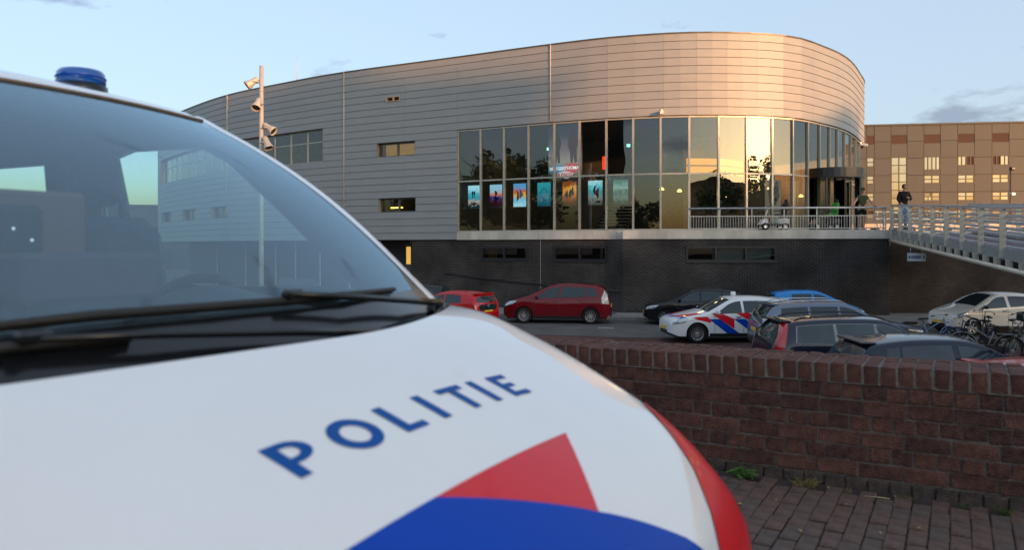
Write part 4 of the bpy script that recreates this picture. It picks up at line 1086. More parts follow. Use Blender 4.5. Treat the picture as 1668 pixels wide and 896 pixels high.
for k, (d_, l_, h_) in enumerate([(58, 30.5, 14.5), (57, 36.5, 13.0), (60, 15.5, 14.0)]):
    tree(d_, l_, h_, 2.2, 1600, 2, ['tall slim poplar between the steep roofed and the square house', 'slim poplar before the square brick house', 'slim poplar between the wide and the steep roofed house'][k], 140+k, True)
for k, (xy, h_, w_) in enumerate(LTREE): tree(0, 0, h_, w_, 5200, k % 3, LLAB[k], 200+k, at=xy)

# ------------------------------------------------------------------ the police van in the foreground
# van frame: x forward from the windscreen corner, y to the van's left, z up
VAN_O = (-0.577, 1.761, 0.0)
van = thing('police_van', 'white police van with blue lettering and red and blue striping on its bonnet', 'van', VAN_O, VAN_RZ)
M_VW = mat('van_white', (.76, .765, .77), .35, var=.015, coat=1.0, spec=.0)
M_VR = mat('van_red', (.62, .010, .018), .42, var=.03, coat=.55, spec=.1)
M_VB = mat('van_blue', (.001, .052, .40), .5, var=.03, coat=.12, spec=.1)
M_TRIM = mat('van_trim', (.008, .009, .011), .16, var=.2, vscale=8)
M_INT = mat('van_interior', (.085, .095, .11), .75, var=.25, vscale=5)
M_INTL = mat('van_lining', (.26, .28, .29), .85, var=.15)
M_RUB = mat('rubber', (.015, .015, .015), .6, var=.2)
VP = pchip([-.3, 0, .2, .4, .6, .75, .88, .97, 1.03], [1.175, 1.155, 1.135, 1.067, .974, .888, .775, .645, .36])
def hood_z(u, l):
    a = abs(l); e = min(max((a-.66)/.27, 0), .9999)
    return VP(u+.09*(l/.85)**2)-.02*(l/.85)**2-.2*(1-math.sqrt(1-e*e))
def hood_n(u, l):
    h = .004; du = (hood_z(u+h, l)-hood_z(u-h, l))/(2*h); dl = (hood_z(u, min(l+h, .928))-hood_z(u, max(l-h, -.928)))/(2*h)
    return Vector((-du, -dl, 1)).normalized()
def on_hood(off):
    def f(u, l):
        l = max(-.926, min(.926, l)); v = Vector((u, l, hood_z(u, l)))+hood_n(u, l)*off
        return tuple(v)
    return f
def u_rear(l): return .272-(.42 if l > 0 else .15)*l*l if abs(l) < .8 else (.272-(.42 if l > 0 else .15)*.64-(abs(l)-.8)*.6)
def u_front(l): return 1.03-.09*(l/.85)**2
ls = [.929*math.sin(math.pi/2*k/34) for k in range(-34, 35)]
hb = MB(); hb.grid(lambda k, l: (lerp(u_rear(l), u_front(l), k), l, hood_z(lerp(u_rear(l), u_front(l), k), l)), [i/44 for i in range(45)], ls, True, False)
hood = hb.build('bonnet', M_VW, van)
# vinyl striping
red1 = [(.68, -.27), (.68, .184), (.816, .031)]
blue1 = [(.675, -.92), (.68, -.27), (.816, .031), (.905, .252), (.952, .345), (1.0, .30), (1.01, 0), (1.0, -.4), (.955, -.8), (.94, -.9)]
red2 = [(.655, .70), (.74, .646), (.825, .572), (.892, .468), (.945, .36), (.975, .42), (.945, .66), (.905, .76), (.865, .922), (.62, .922), (.625, .85)]
patch(red1, on_hood(.0012), .03).build('red_stripe', M_VR, hood)
patch(blue1, on_hood(.0012), .03).build('blue_stripe', M_VB, hood)
patch(red2, on_hood(.0035), .015).build('red_stripe', M_VR, hood)
patch([(.91, .76), (.95, .66), (.98, .43), (1.0, .43), (.985, .66), (.955, .86), (.922, .924), (.87, .924)], on_hood(.0045), .015).build('head_lamp', mat('lamp_glass', (.03, .032, .036), .06, coat=1), hood)
# lettering POLITIE
def arcp(cx, cz, rx, rz_, a0, a1, n): return [(cx+rx*math.cos(R(lerp(a0, a1, k/n))), cz+rz_*math.sin(R(lerp(a0, a1, k/n)))) for k in range(n+1)]
T = .024
LET = [
 ([(-.445, 0), (-.445+T, 0), (-.445+T, .36)]+arcp(-.410, .68, .040, .32, -90, 90, 8)+[(-.445, 1.0)], [arcp(-.412, .68, .020, .155, 90, -90, 8)+[(-.445+T, .525), (-.445+T, .835)]]),
 (arcp(-.282, .5, .050, .52, 0, 345, 24), [arcp(-.282, .5, .027, .30, 345, 0, 20)]),
 ([(-.196, 0), (-.134, 0), (-.134, .20), (-.196+T, .20), (-.196+T, 1), (-.196, 1)], []),
 ([(-.086, 0), (-.086+T, 0), (-.086+T, 1), (-.086, 1)], []),
 ([(.017, 0), (.017+T, 0), (.017+T, .80), (.068, .80), (.068, 1), (-.012, 1), (-.012, .80), (.017, .80)], []),
 ([(.099, 0), (.099+T, 0), (.099+T, 1), (.099, 1)], []),
 ([(.175, 0), (.247, 0), (.247, .19), (.175+T, .19), (.175+T, .41), (.232, .41), (.232, .59), (.175+T, .59), (.175+T, .81), (.245, .81), (.245, 1), (.175, 1)], [])]
hood_off = on_hood(.0014)
M_INK = mat('letter_blue', (.003, .075, .30), .5, var=.03, coat=.05, spec=.1)
for (o_, hs) in LET:
    fm = lambda x, h: hood_off(.5635-h*.0685, x+.016*(1-h))
    patch(o_, fm, (.025, .3), hs).build('letter', M_INK, hood)

# windscreen
def wu_b(s): return u_rear(s*.79)-.075+.055*s**4
def ws(s, v):
    lb, lt = s*.785, s*.685
    ub, ut = wu_b(s), -.865-.105*s*s
    zb = hood_z(u_rear(lb), lb)-.012; zt = 1.752+.008*(1-s*s)
    bul = math.sin(math.pi*v)
    return Vector((lerp(ub, ut, v)+.030*bul, lerp(lb, lt, v)+.012*bul*s, lerp(zb, zt, v)+.045*bul))
def ws_n(s, v):
    h = .01; a = ws(s, min(v+h, 1))-ws(s, max(v-h, 0)); b = ws(min(s+h, 1), v)-ws(max(s-h, -1), v)
    n = a.cross(b).normalized(); return n if n.z > 0 else -n
SE = .885; VE = .95
Ss = linspace(-SE, SE, 29); Vs = linspace(0, VE, 19)
G_WS = glass('windscreen_glass', (.70, .86, .91), 2.15, gcol=(.68, .88, 1.0), haze=(.52, .74, .88), hazef=.06)  # diffuse share paints in the milky veil of reflected sky
wsb = MB(); wsb.grid(lambda s, v: ws(s, v), Ss, Vs, True); wscr = wsb.build('windscreen', G_WS, van)
fr = MB(); fr.grid(lambda s, v: ws(s, v)+ws_n(s, v)*.0015, Ss, [0, .04, .075], True)
for s0, s1 in ((-SE, -SE+.018), (SE-.018, SE)): fr.grid(lambda s, v: ws(s, v)+ws_n(s, v)*.0012, [s0, s1], Vs, True)
fr.build('black_border', M_TRIM, wscr)
# cowl between bonnet and glass
cw = MB(); cw.grid(lambda s, k: (lerp(u_rear(s*.79)+.03, wu_b(s)-.03, k), s*.80, hood_z(u_rear(s*.79), s*.79)-.016-.012*math.sin(math.pi*k)), Ss, [0, .25, .5, .75, 1], True)
cw.build('cowl', M_TRIM, van)
# corner wedge at the foot of the pillar
for sg in (1, -1):
    a = ws(sg*.97, .0); w = MB()
    q = [a+Vector((.05, 0, .006)), a+Vector((.0, sg*.05, .012)), a+Vector((-.13, sg*.028, .085)), a+Vector((-.10, -sg*.03, .06))]
    w.add(q+[p-Vector((0, 0, .05)) for p in q], [(0, 1, 2, 3), (0, 4, 5, 1), (1, 5, 6, 2), (2, 6, 7, 3), (3, 7, 4, 0)]); w.build('pillar_wedge', M_TRIM, van)

def lside(z):
    if z <= .93: return .93-.02*max(0, (.45-z)/.3)
    if z < 1.14: t = (z-.93)/.21; return .93-.125*(1-math.sqrt(max(0, 1-t*t)))-.01*t
    return lerp(.795, .715, (z-1.14)/.58)
def side_top(u):  # upper outline of the side
    if u > -.06: return hood_z(min(u, .94), .929)+.0
    return 1.72
PILZ = lambda v: ws(1, v).z-.028
pil_pts = [(ws(1, v).x-.085, PILZ(v)) for v in linspace(.06, 1, 9)]
AX_F, AX_R, WR = .13, -3.07, .345
def arch(c, r=.41, n=12): return [(c+r*math.cos(math.pi*k/n), .30+r*math.sin(math.pi*k/n)) for k in range(n+1)]
outline = [(.72, .30), (.80, .40)]+[(u, hood_z(u, .929)+.004) for u in linspace(.83, .02, 16)]+pil_pts+[(-1.6, 1.72), (-2.8, 1.72), (-4.1, 1.70), (-4.2, 1.2), (-4.22, .5), (-4.2, .28)]
outline += list(reversed(arch(AX_R)))+list(reversed(arch(AX_F)))
W1 = [(-.34, 1.16), (-.62, 1.40), (-.86, 1.59), (-1.0, 1.655), (-1.40, 1.665), (-1.50, 1.645), (-1.44, 1.16)]
W2 = [(-1.60, 1.16), (-1.66, 1.64), (-2.60, 1.645), (-2.66, 1.60), (-2.66, 1.16)]
G_SIDE = glass('van_side_glass', (.80, .93, .88), 1.5)
for sg in (1, -1):
    fs = lambda u, z, o=0.0: (u, sg*(lside(z)+o), z)
    patch(outline, fs, (.25, .07), [W1, W2]).build('side_panel', M_VW, van, sharp=40)
    patch(outline, lambda u, z: (u, sg*(lside(z)-.035), z), (.5, .2), [W1, W2]).build('side_lining', M_INT, van)
    patch(W1, lambda u, z: fs(u, z, -.012), (.3, .12)).build('side_window', G_SIDE, van)
    patch(W2, lambda u, z: fs(u, z, -.012), (.3, .12)).build('side_window', G_SIDE, van)
    patch([(-2.8, 1.16), (-2.84, 1.63), (-3.95, 1.62), (-4.02, 1.18)], lambda u, z: fs(u, z, .004), (.3, .12)).build('rear_window', mat('privacy_glass', (.012, .015, .018), .05, coat=1), van)
    # A pillar skin
    pb = MB()
    def pil(v, k):
        a = ws(sg*SE, v)-ws_n(sg*SE, v)*.002; c = Vector((ws(1, v).x-.088, sg*(lside(PILZ(v))+.001), PILZ(v)-.004))
        m = ws(sg, v)+ws_n(sg, v)*.012+Vector((.012, sg*.03, .008))
        return (a*(1-k)**2+m*2*k*(1-k)+c*k*k)
    pb.grid(pil, linspace(0, 1, 17), [0, .2, .4, .6, .8, 1], True); pb.build('pillar', M_VW, van)
    pb = MB(); pb.grid(lambda v, k: Vector(pil(v, k))-Vector((.02, sg*.035, .02)), linspace(0, 1, 12), [0, .5, 1], True); pb.build('pillar_lining', M_INTL, van)
    # striping on the side, door handle, seam
    patch([(-.3, .45), (.3, .85), (-.1, .88), (-.8, .45)], lambda u, z: fs(u, z, .0015), (.15, .07)).build('blue_stripe', M_VB, van)
    for u0 in (-.42, -1.55, -2.75): patch([(u0, .3), (u0+.008, .3), (u0+.008, 1.12), (u0, 1.12)], lambda u, z: fs(u, z, .002), (.3, .08)).build('door_seam', M_TRIM, van)
    MB().bbox((-1.35, sg*.935, .98), (.18, .05, .035), .01).build('door_handle', M_TRIM, van)
    # head lamp
    # folded mirror
    mr = MB(); mr.bbox((-.80, sg*.97, 1.10), (.20, .075, .16), .025); mr.beam((-.68, sg*.86, 1.04), (-.74, sg*.95, 1.05), .05, .04); mr.build('door_mirror', M_TRIM, van)
    for ax in (AX_F, AX_R):
        wh = MB().lathe([(.215, -.10), (.30, -.115), (WR, -.08), (WR+.002, .08), (.30, .115), (.215, .10)], 28, 'y').build('wheel', M_RUB, van, (ax, sg*.80, WR))
        rm = MB(); rm.lathe([(.0, sg*.055), (.06, sg*.06), (.08, sg*.045), (.19, sg*.06), (.216, sg*.09), (.216, -sg*.05)], 20, 'y'); rm.build('rim', M_GALV, wh)
    MB().box((AX_F, sg*.62, .55), (.86, .3, .5)).box((AX_R, sg*.62, .55), (.86, .3, .5)).build('wheel_well', M_BLACK, van)
# roof and lining
def roof_z(u, l, ut):
    d = max(0, ut-u); zc = 1.757+.155*(1-math.exp(-d/.42))-.02*(d/3.3)**2; a = min(1, abs(l)/.716)
    return zc-(zc-1.722)*a**5
rf = MB(); ks = [0, .012, .03, .05, .08, .12, .18, .26, .36, .5, .7, .85, 1]
rls = [.716*math.sin(math.pi/2*k/14) for k in range(-14, 15)]
def rpt(k, l, o=0.0):
    ut = -.865-.105*(l/.685)**2; u = lerp(ut, -4.12, k); return (u, l*(1 if o == 0 else .97), roof_z(u, l, ut)-o)
rf.grid(lambda k, l: rpt(k, l), ks, rls, True, True); roof = rf.build('roof', M_VW, van)
rf = MB(); rf.grid(lambda k, l: rpt(k, l, .05), ks, rls, True); rf.build('headliner', M_INTL, van)
hdr = MB(); hdr.grid(lambda s, v: ws(s, v)+ws_n(s, v)*.002, Ss, [VE, .975, 1.0, 1.015], True); hdr.build('roof_header', M_VW, van)
tr = MB(); tr.tube([ws(s, VE)+ws_n(s, VE)*.003 for s in Ss], .005, 6); tr.build('roof_trim', mat('trim_tan', (.20, .13, .09), .5, var=.1), van)
# rear closure, floor, nose below the bonnet
rb = MB(); rb.grid(lambda l, z: (-4.12-.10*(1-((z-.9)/.9)**2 if False else 0)-.08*(1 if z < 1.3 else 0), l*lside(z)/.93, z), linspace(-.93, .93, 11), [.3, .6, .9, 1.2, 1.5, 1.70], True); rb.build('tail_door', M_VW, van)
MB().box((-1.6, 0, .32), (4.9, 1.5, .06)).build('floor_pan', M_BLACK, van)
ns = MB(); ns.grid(lambda l, k: (u_front(l)-.02+.02*math.sin(math.pi*min(1, k*1.1)), l*.995, lerp(hood_z(u_front(l), l)+.005, .20, k) if abs(l) < .9 else lerp(hood_z(u_front(l), .9*(1 if l > 0 else -1)), .20, k)), ls, [0, .15, .3, .5, .7, .85, 1], True, True)
nose = ns.build('bumper', M_VW, van)
MB().box((1.005, 0, .315), (.05, 1.05, .10)).build('grille', M_TRIM, nose)
MB().box((1.035, 0, .25), (.012, .52, .11)).build('number_plate', mat('plate_yellow', (.75, .48, .03), .4, var=.05), nose)
# blue beacons
for l in (.457, -.457):
    bc = MB().lathe([(.0, -.03), (.084, -.03), (.086, .010), (.074, .018), (.0, .018)], 26).build('beacon', M_TRIM, van, (-1.33, l, roof_z(-1.33, l, -.9)+.012))
    MB().lathe([(.074, .014), (.080, .020), (.078, .055), (.069, .066), (.0, .071)], 26).build('beacon_lens', mat('beacon_blue', (.006, .09, .38), .12, var=.15, vscale=16, coat=1), bc)
    MB().lathe([(.0805, .036), (.082, .039), (.0805, .042)], 26).build('lens_rib', M_VB, bc)
# wipers lie on the lower glass
def on_ws(s, v, o): return ws(s, v)+ws_n(s, v)*o
def wiper(pts, armpts, pivot):
    bl = MB(); P = [on_ws(s, v, .018) for s, v in pts]; bl.tube(P, [.006]+[.0095]*(len(P)-2)+[.006], 6)
    w = bl.build('wiper_blade', M_RUB, van)
    MB().tube([on_ws(s, v, .008) for s, v in pts], .005, 5).build('rubber_lip', M_BLACK, w)
    ar = MB(); A = [on_ws(s, v, o) for s, v, o in armpts]; ar.tube(A, [.007, .008, .010, .012][:len(A)], 6); ar.build('wiper_arm', M_TRIM, w)
    MB().bbox(P[len(P)//2]+Vector((0, 0, .012)), (.028, .06, .022), .007, Matrix.Rotation(.2, 3, 'Z')).build('blade_clip', M_TRIM, w)
    MB().lathe([(.0, .03), (.022, .028), (.026, 0), (.026, -.03)], 12).build('pivot_cap', M_TRIM, w, tuple(on_ws(*pivot)))
wiper([(-.80, .085), (-.55, .088), (-.25, .086), (.0, .085), (.25, .083), (.55, .076)], [(-.02, .085, .036), (.22, .058, .04), (.55, .022, .035), (.80, .0, .03)], (.82, -.01, .0))
wiper([(-.97, .055), (-.85, .050), (-.70, .046), (-.58, .044), (-.50, .043)], [(-.72, .048, .03), (-.45, .030, .03), (-.1, .008, .025), (.22, -.02, .02)], (.25, -.03, .0))
# cab interior
ds = MB()
def dash(l, k):
    u = lerp(.14-.24*l*l, -.62, k); z = 1.055+.055*math.sin(math.pi*min(1, k*1.15))-.10*max(0, (k-.8)/.2)
    return (u, l, z+(.0))
ds.grid(dash, linspace(-.76, .76, 21), linspace(0, 1, 12), True, True)
ds.grid(lambda l, z: (-.60, l, z), linspace(-.76, .76, 3), [.35, 1.0], True)
ds.build('dashboard', mat('dash_plastic', (.17, .20, .21), .6, var=.15, vscale=6), van)
bn = MB(); bn.grid(lambda a, k: (lerp(-.20, -.62, k), .40+.24*math.cos(a), 1.07+.115*math.sin(a)*(.35+.65*k)), linspace(0, math.pi, 13), linspace(0, 1, 7), True, True); bn.build('instrument_hood', M_INT, van)
swm = MB(); cst = Vector((-.74, .40, 1.06)); nx_ = Vector((-.80, 0, .60)).normalized(); e1 = Vector((0, 1, 0)); e2 = nx_.cross(e1)
swm.tube([cst+e1*.185*math.cos(2*math.pi*k/24)+e2*.185*math.sin(2*math.pi*k/24) for k in range(24)], .016, 8, True)
for a in (200, 340, 90): swm.tube([cst, cst+e1*.18*math.cos(R(a))+e2*.18*math.sin(R(a))], .018, 5)
swm.build('steering_wheel', M_INT, van)
# long equipment box and screen on the dashboard
bxr = Matrix.Rotation(R(2), 3, 'Z')
eb = MB().bbox((-.30, -.20, 1.235), (.12, .32, .105), .012, bxr).build('dashboard_box', mat('plum_box', (.36, .22, .25), .6, var=.12), van)
sc = MB().bbox((-.47, -.235, 1.345), (.03, .30, .165), .01).build('mounted_screen', mat('screen_frame', (.85, .33, .19), .6, var=.1), van)
MB().bbox((-.455, -.255, 1.335), (.03, .125, .115), .012).build('camera_body', M_BLACK, sc)
for dy, dz in ((-.01, 0), (.03, -.025)): MB().lathe([(.0, .003), (.0025, .002), (.003, 0)], 8, 'x').build('indicator', mat('indicator_white', (.8, .85, .85), .3, emit=(.8, .95, 1), estr=.35), sc, (-.438, -.255+dy, 1.340+dz))
MB().tube([(-.47, -.235, 1.27), (-.45, -.235, 1.08)], .012, 6).build('screen_stalk', M_BLACK, sc)
MB().bbox((-.80, -.02, 1.665), (.10, .24, .085), .03).build('mirror_housing', M_INT, van)
for l in (.42, -.42):
    st_ = MB(); st_.bbox((-1.13, l, .98), (.16, .50, .86), .06, Matrix.Rotation(R(-12), 3, 'Y')); st_.bbox((-.86, l, .62), (.55, .50, .16), .05)
    so = st_.build('seat', mat('seat_fabric', (.09, .105, .13), .85, var=.2, vscale=12), van)
    MB().bbox((-1.25, l, 1.54), (.09, .27, .20), .04, Matrix.Rotation(R(-8), 3, 'Y')).build('headrest', mat('seat_fabric', (.09, .105, .13)), so)
    for dy in (-.06, .06): MB().tube([(-1.21, l+dy, 1.35), (-1.24, l+dy, 1.48)], .007, 5).build('headrest_rod', M_GALV, so)
for sg in (1, -1): MB().beam((-1.48, sg*.70, .5), (-1.56, sg*.665, 1.70), .07, .11, (1, 0, 0)).build('belt_pillar', M_INTL, van)
MB().box((-2.72, 0, 1.0), (.04, 1.40, 1.40)).build('bulkhead', M_INT, van)

# ------------------------------------------------------------------ parked cars
M_CG = mat('car_glass', (.016, .030, .036), .04, var=.1, spec=.6)
M_TYRE = mat('tyre', (.018, .018, .018), .75, var=.2)
M_RIM = mat('alloy_rim', (.42, .42, .42), .35, metal=.7, var=.1)
M_HL = mat('headlight_glass', (.42, .45, .48), .12, metal=.5, var=.5, vscale=14, coat=1)
M_TL = mat('tail_light', (.42, .012, .012), .18, var=.3, vscale=12, coat=1)
M_TLC = mat('tail_light_clear', (.55, .50, .50), .15, var=.4, vscale=12, coat=1)
M_PLATE = mat('plate_yellow', (.75, .48, .03), .4, var=.05)
M_CHROME = mat('chrome', (.6, .6, .6), .12, metal=.9)
def chaikin(P, n=2):
    for _ in range(n):
        Q = [P[0]]
        for a, b in zip(P, P[1:]):
            Q += [(lerp(a[0], b[0], .22), lerp(a[1], b[1], .22)), (lerp(a[0], b[0], .78), lerp(a[1], b[1], .78))]
        P = Q+[P[-1]]
    return P
_wheel_cache = {}
def wheel_meshes(r, spokes, dark):
    k = (r, spokes, dark)
    if k not in _wheel_cache:
        ty = MB().lathe([(r*.66, -.09), (r*.90, -.105), (r*.99, -.08), (r, -.05), (r, .05), (r*.99, .08), (r*.90, .105), (r*.66, .09)], 28, 'y').mesh('tyre', M_TYRE)
        rm = MB(); rr = r*.67
        rm.lathe([(rr, .09), (rr*.93, .085), (rr*.90, .0)], 28, 'y'); rm.lathe([(0, .062), (rr*.2, .06), (rr*.22, .02)], 14, 'y')
        for i in range(spokes):
            a = 2*math.pi*i/spokes; c, s = math.cos(a), math.sin(a); w = rr*(.62/spokes*2.2)
            d = Vector((c, 0, s)); t = Vector((-s, 0, c))
            q = [d*rr*.12+t*w*.5, d*rr*.95+t*w*.42, d*rr*.95-t*w*.42, d*rr*.12-t*w*.5]
            vs = [p+Vector((0, .058+.014*(j in (1, 2)), 0)) for j, p in enumerate(q)]+[p+Vector((0, .01, 0)) for p in q]
            rm.add(vs, [(0, 1, 2, 3), (0, 4, 5, 1), (1, 5, 6, 2), (2, 6, 7, 3), (3, 7, 4, 0)])
        rim = rm.mesh('rim', M_DARK if dark else M_RIM)
        dk = MB().lathe([(0, .008), (rr*.95, .008)], 20, 'y').mesh('brake_disc', M_BLACK)
        _wheel_cache[k] = (ty, rim, dk)
    return _wheel_cache[k]
def paint(name, c, metal=.25): return mat('paint_'+name, c, .38, metal=metal, var=.04, vscale=2, coat=.9, spec=.05)

def make_car(label, center, heading, sp, cat='car', zbase=-1.804, group='cars parked below the cinema'):
    L, Wd, wb, fo, r = sp['L'], sp['W'], sp['wb'], sp['fo'], sp['r']
    car = thing(sp.get('name', 'parked_car'), label, cat, (center[0], center[1], zbase), R(heading), group)
    prof = chaikin(sp['prof']); pd = [p[0] for p in prof]; pz_ = [p[1] for p in prof]
    zr = lambda d: interp(pd, pz_, d)
    bl = sp['belt']; bd_ = [p[0] for p in bl]; bz = [p[1] for p in bl]
    belt = lambda d: interp(bd_, bz, d)
    hw = Wd/2; tum = sp.get('tumble', .30); sill = sp.get('sill', .23)
    fr_, rr_ = sp.get('fround', .60), sp.get('rround', .42); fn_, rn_ = sp.get('fnose', .62), sp.get('rtail', .80)
    def w(d):
        q = hw
        if d < fr_: q *= fn_+(1-fn_)*math.sqrt(max(0, 1-(1-d/fr_)**2))
        if d > L-rr_: q *= rn_+(1-rn_)*math.sqrt(max(0, 1-(1-(L-d)/rr_)**2))
        return q
    def ys(d, z):
        y = w(d)*(1-.05*((z-.62)/.5)**2 if z < .62 else 1-.03*((z-.62)/.4)**2)
        b = belt(d)
        if z > b: y -= tum*(z-b)
        top = zr(d)
        if top-z < .07: y -= .035*(1-(top-z)/.07)**2
        return max(y, .05)
    cr0 = sp.get('crown', .05)
    def zt(d, y):
        ye = ys(d, zr(d)); t = min(1, abs(y)/ye); return zr(d)+cr0*(1-t**2.4)
    dw = [fo, fo+wb]; Ra = r+.055
    def zs(d):
        for c in dw:
            if abs(d-c) < Ra: return max(sill, r+math.sqrt(Ra*Ra-(d-c)**2))
        e = .10*max(0, 1-d/.25)+.16*max(0, 1-(L-d)/.3)
        return sill+e
    st = set(round(x, 4) for x in linspace(0, L, int(L/.06)+1))|{.015, .03, .09, L-.015, L-.03, L-.09}
    for c in dw:
        for k in range(13): st.add(round(c+Ra*math.cos(math.pi*k/12)*.9999, 4))
        st |= {round(c-Ra-.004, 4), round(c+Ra+.004, 4)}
    st = sorted(st)
    tr = [0, .08, .18, .3, .42, .54, .66, .78, .87, .94, .98, 1.0]; yr = [.9, .7, .45, .22, 0]
    b = MB(); rows = []
    X = lambda d: L/2-d
    nsec = None
    for d in st:
        a0, a1 = zs(d), zr(d); a1 = max(a1, a0+.02); sec = []
        for t in tr: z = lerp(a0, a1, t); sec.append((X(d), ys(d, z), z))
        ye = ys(d, a1)
        for q in yr: sec.append((X(d), ye*q, zt(d, ye*q)))
        full = sec+[(x, -y, z) for x, y, z in reversed(sec[:-1])]
        rows.append(full); nsec = len(full)
    vs = [v for rw_ in rows for v in rw_]; fs = []
    for i in range(len(rows)-1):
        for j in range(nsec-1): fs.append((i*nsec+j, i*nsec+j+1, (i+1)*nsec+j+1, (i+1)*nsec+j))
    fs.append(tuple(range(nsec))[::-1]); o = (len(rows)-1)*nsec; fs.append(tuple(o+j for j in range(nsec)))
    b.add(vs, fs, True)
    P = sp['paint']
    body = b.build('body', P, car, sharp=38)
    MB().box((0, 0, .30), (L-.35, Wd*.80, .22)).build('underbody', M_BLACK, car)
    MB().box((X(fo), 0, .52), (2*Ra+.04, Wd*.72, .5)).box((X(fo+wb), 0, .52), (2*Ra+.04, Wd*.72, .5)).build('wheel_wells', M_BLACK, car)
    side = lambda sg, off: (lambda d, z: (X(d), sg*(ys(d, z)+off), z))
    def sidepatch(nm, poly, m, off=.005, step=(.12, .06), parent=car, sides=(1, -1)):
        out = []
        for sg in sides: out.append(patch(poly, side(sg, off), step).build(nm, m, parent))
        return out
    def toppatch(nm, poly, m, off=.006, step=(.09, .12), parent=car):
        return patch(poly, lambda d, y: (X(d), y, zt(d, y)+off), step).build(nm, m, parent)
    # side glass: outline follows belt and roof edge
    wins = sp['wins']; hd_ = sp.get('head', .085)
    def dlo(d0, d1, lean0, lean1, grow=0.0):
        bot, top = [], []
        n = 14
        for k in range(n+1):
            d = lerp(d0, d1, k/n)
            lo = belt(d)+.015-grow
            bot.append((d, lo))
        for k in range(n+1):
            d = lerp(d0+lean0, d1+lean1, k/n); hi = min(zr(d)-hd_+grow, 9); top.append((d, max(hi, belt(d)+.03)))
        return bot+top[::-1]
    if sp.get('surround'):
        d0, d1, a0, a1 = wins[0][0]-.03, wins[-1][1]+.025, wins[0][2], wins[-1][3]
        sidepatch('window_surround', dlo(d0, d1, a0, a1, .010), sp['surround'], .003)
    for (d0, d1, a0, a1) in wins: sidepatch('side_window', dlo(d0, d1, a0, a1), sp.get('glass', M_CG), .007)
    # windscreen and rear screen on the upper surface
    (a, c) = sp['ws']; ins = sp.get('pillar', .07)
    pl = [(lerp(a, c, k/6), ys(lerp(a, c, k/6), zr(lerp(a, c, k/6)))-ins) for k in range(7)]
    toppatch('windscreen', pl+[(d, -y) for d, y in reversed(pl)], M_CG)
    (a, c) = sp['rs']; pl = [(lerp(a, c, k/6), ys(lerp(a, c, k/6), zr(lerp(a, c, k/6)))-ins) for k in range(7)]
    toppatch('rear_screen', pl+[(d, -y) for d, y in reversed(pl)], sp.get('rearglass', M_CG), .008, (.04, .12))
    # lamps
    for poly in sp.get('heads', []): sidepatch('headlight', poly, M_HL, .006, (.06, .04))
    for poly in sp.get('tails', []): sidepatch('tail_light', poly, sp.get('tailmat', M_TL), .009, (.06, .06))
    for (nm, poly, m) in sp.get('extra', []): sidepatch(nm, poly, m, .0035, (.12, .08))
    # doors: seams and handles
    for d in sp['seams']: sidepatch('door_seam', [(d, sill+.12), (d+.013, sill+.12), (d+.013, belt(d)), (d, belt(d))], M_BLACK, .0025, (.5, .06))
    for d in sp['handles']:
        for sg in (1, -1): MB().bbox((X(d), sg*(ys(d, belt(d)-.12)+.012), belt(d)-.12), (.17, .03, .03), .008).build('door_handle', sp.get('handlemat', P), car)
    dm = sp['mirror']
    for sg in (1, -1):
        m_ = MB(); y0 = ys(dm, belt(dm)); m_.bbox((X(dm)-.02, sg*(y0+.10), belt(dm)+.085), (.11, .19, .125), .03); m_.beam((X(dm), sg*(y0-.03), belt(dm)+.03), (X(dm), sg*(y0+.06), belt(dm)+.05), .06, .04)
        m_.build('door_mirror', sp.get('mirrormat', P), car)
    sidepatch('sill_trim', [(fo+Ra+.03, sill), (fo+wb-Ra-.03, sill), (fo+wb-Ra-.03, sill+.09), (fo+Ra+.03, sill+.09)], M_BLACK, .004, (.3, .06))
    # nose and tail
    gz = sp.get('grille', (.36, .13)); nw = w(0)*.9
    MB().bbox((X(0)+.004, 0, gz[0]), (.03, nw*1.5, gz[1]), .008).build('grille', M_BLACK, car)
    MB().bbox((X(0)+.012, 0, sp.get('fplate', .47)), (.025, .50, .11), .004).build('number_plate', M_PLATE, car)
    rp = sp.get('rplate', .70)
    MB().bbox((X(L)-.012, 0, rp), (.025, .50, .11), .004).build('number_plate', M_PLATE, car)
    MB().bbox((X(L)+.01, 0, .36), (.05, w(L)*1.85, .16), .02).build('rear_valance', M_BLACK, car)
    if 'spoiler' in sp:
        d = sp['spoiler']; MB().bbox((X(d+.06), 0, zr(d)+cr0*.6), (.26, 2*ys(d, zr(d))-.06, .035), .012).build('roof_spoiler', sp.get('spoilermat', P), car)
    if 'rails' in sp:
        d0, d1 = sp['rails']
        for sg in (1, -1):
            pts = [(X(d), sg*(ys(d, zr(d))-.06), zr(d)+.035+.045*(1 if 0 < k < 10 else 0)) for k, d in enumerate(linspace(d0, d1, 11))]
            MB().tube(pts, .017, 6).build('roof_rail', sp.get('railmat', M_CHROME), car)
    if 'antenna' in sp:
        d = sp['antenna']; MB().tube([(X(d), 0, zt(d, 0)), (X(d)-.22, 0, zt(d, 0)+.17)], [.009, .004], 5).build('antenna', M_BLACK, car)
    # wheels
    ty, rim, dk = wheel_meshes(r, sp.get('spokes', 5), sp.get('darkrim', False))
    for d in dw:
        for sg in (1, -1):
            wo = link('wheel', None, car, (X(d), sg*(hw-.125), r), rot=(0, 0, 0 if sg > 0 else math.pi))
            link('tyre', ty, wo); link('rim', rim, wo); link('brake_disc', dk, wo)
    car_fn = dict(X=X, ys=ys, zt=zt, zr=zr, car=car, sidepatch=sidepatch, toppatch=toppatch, L=L, w=w, belt=belt)
    return car_fn

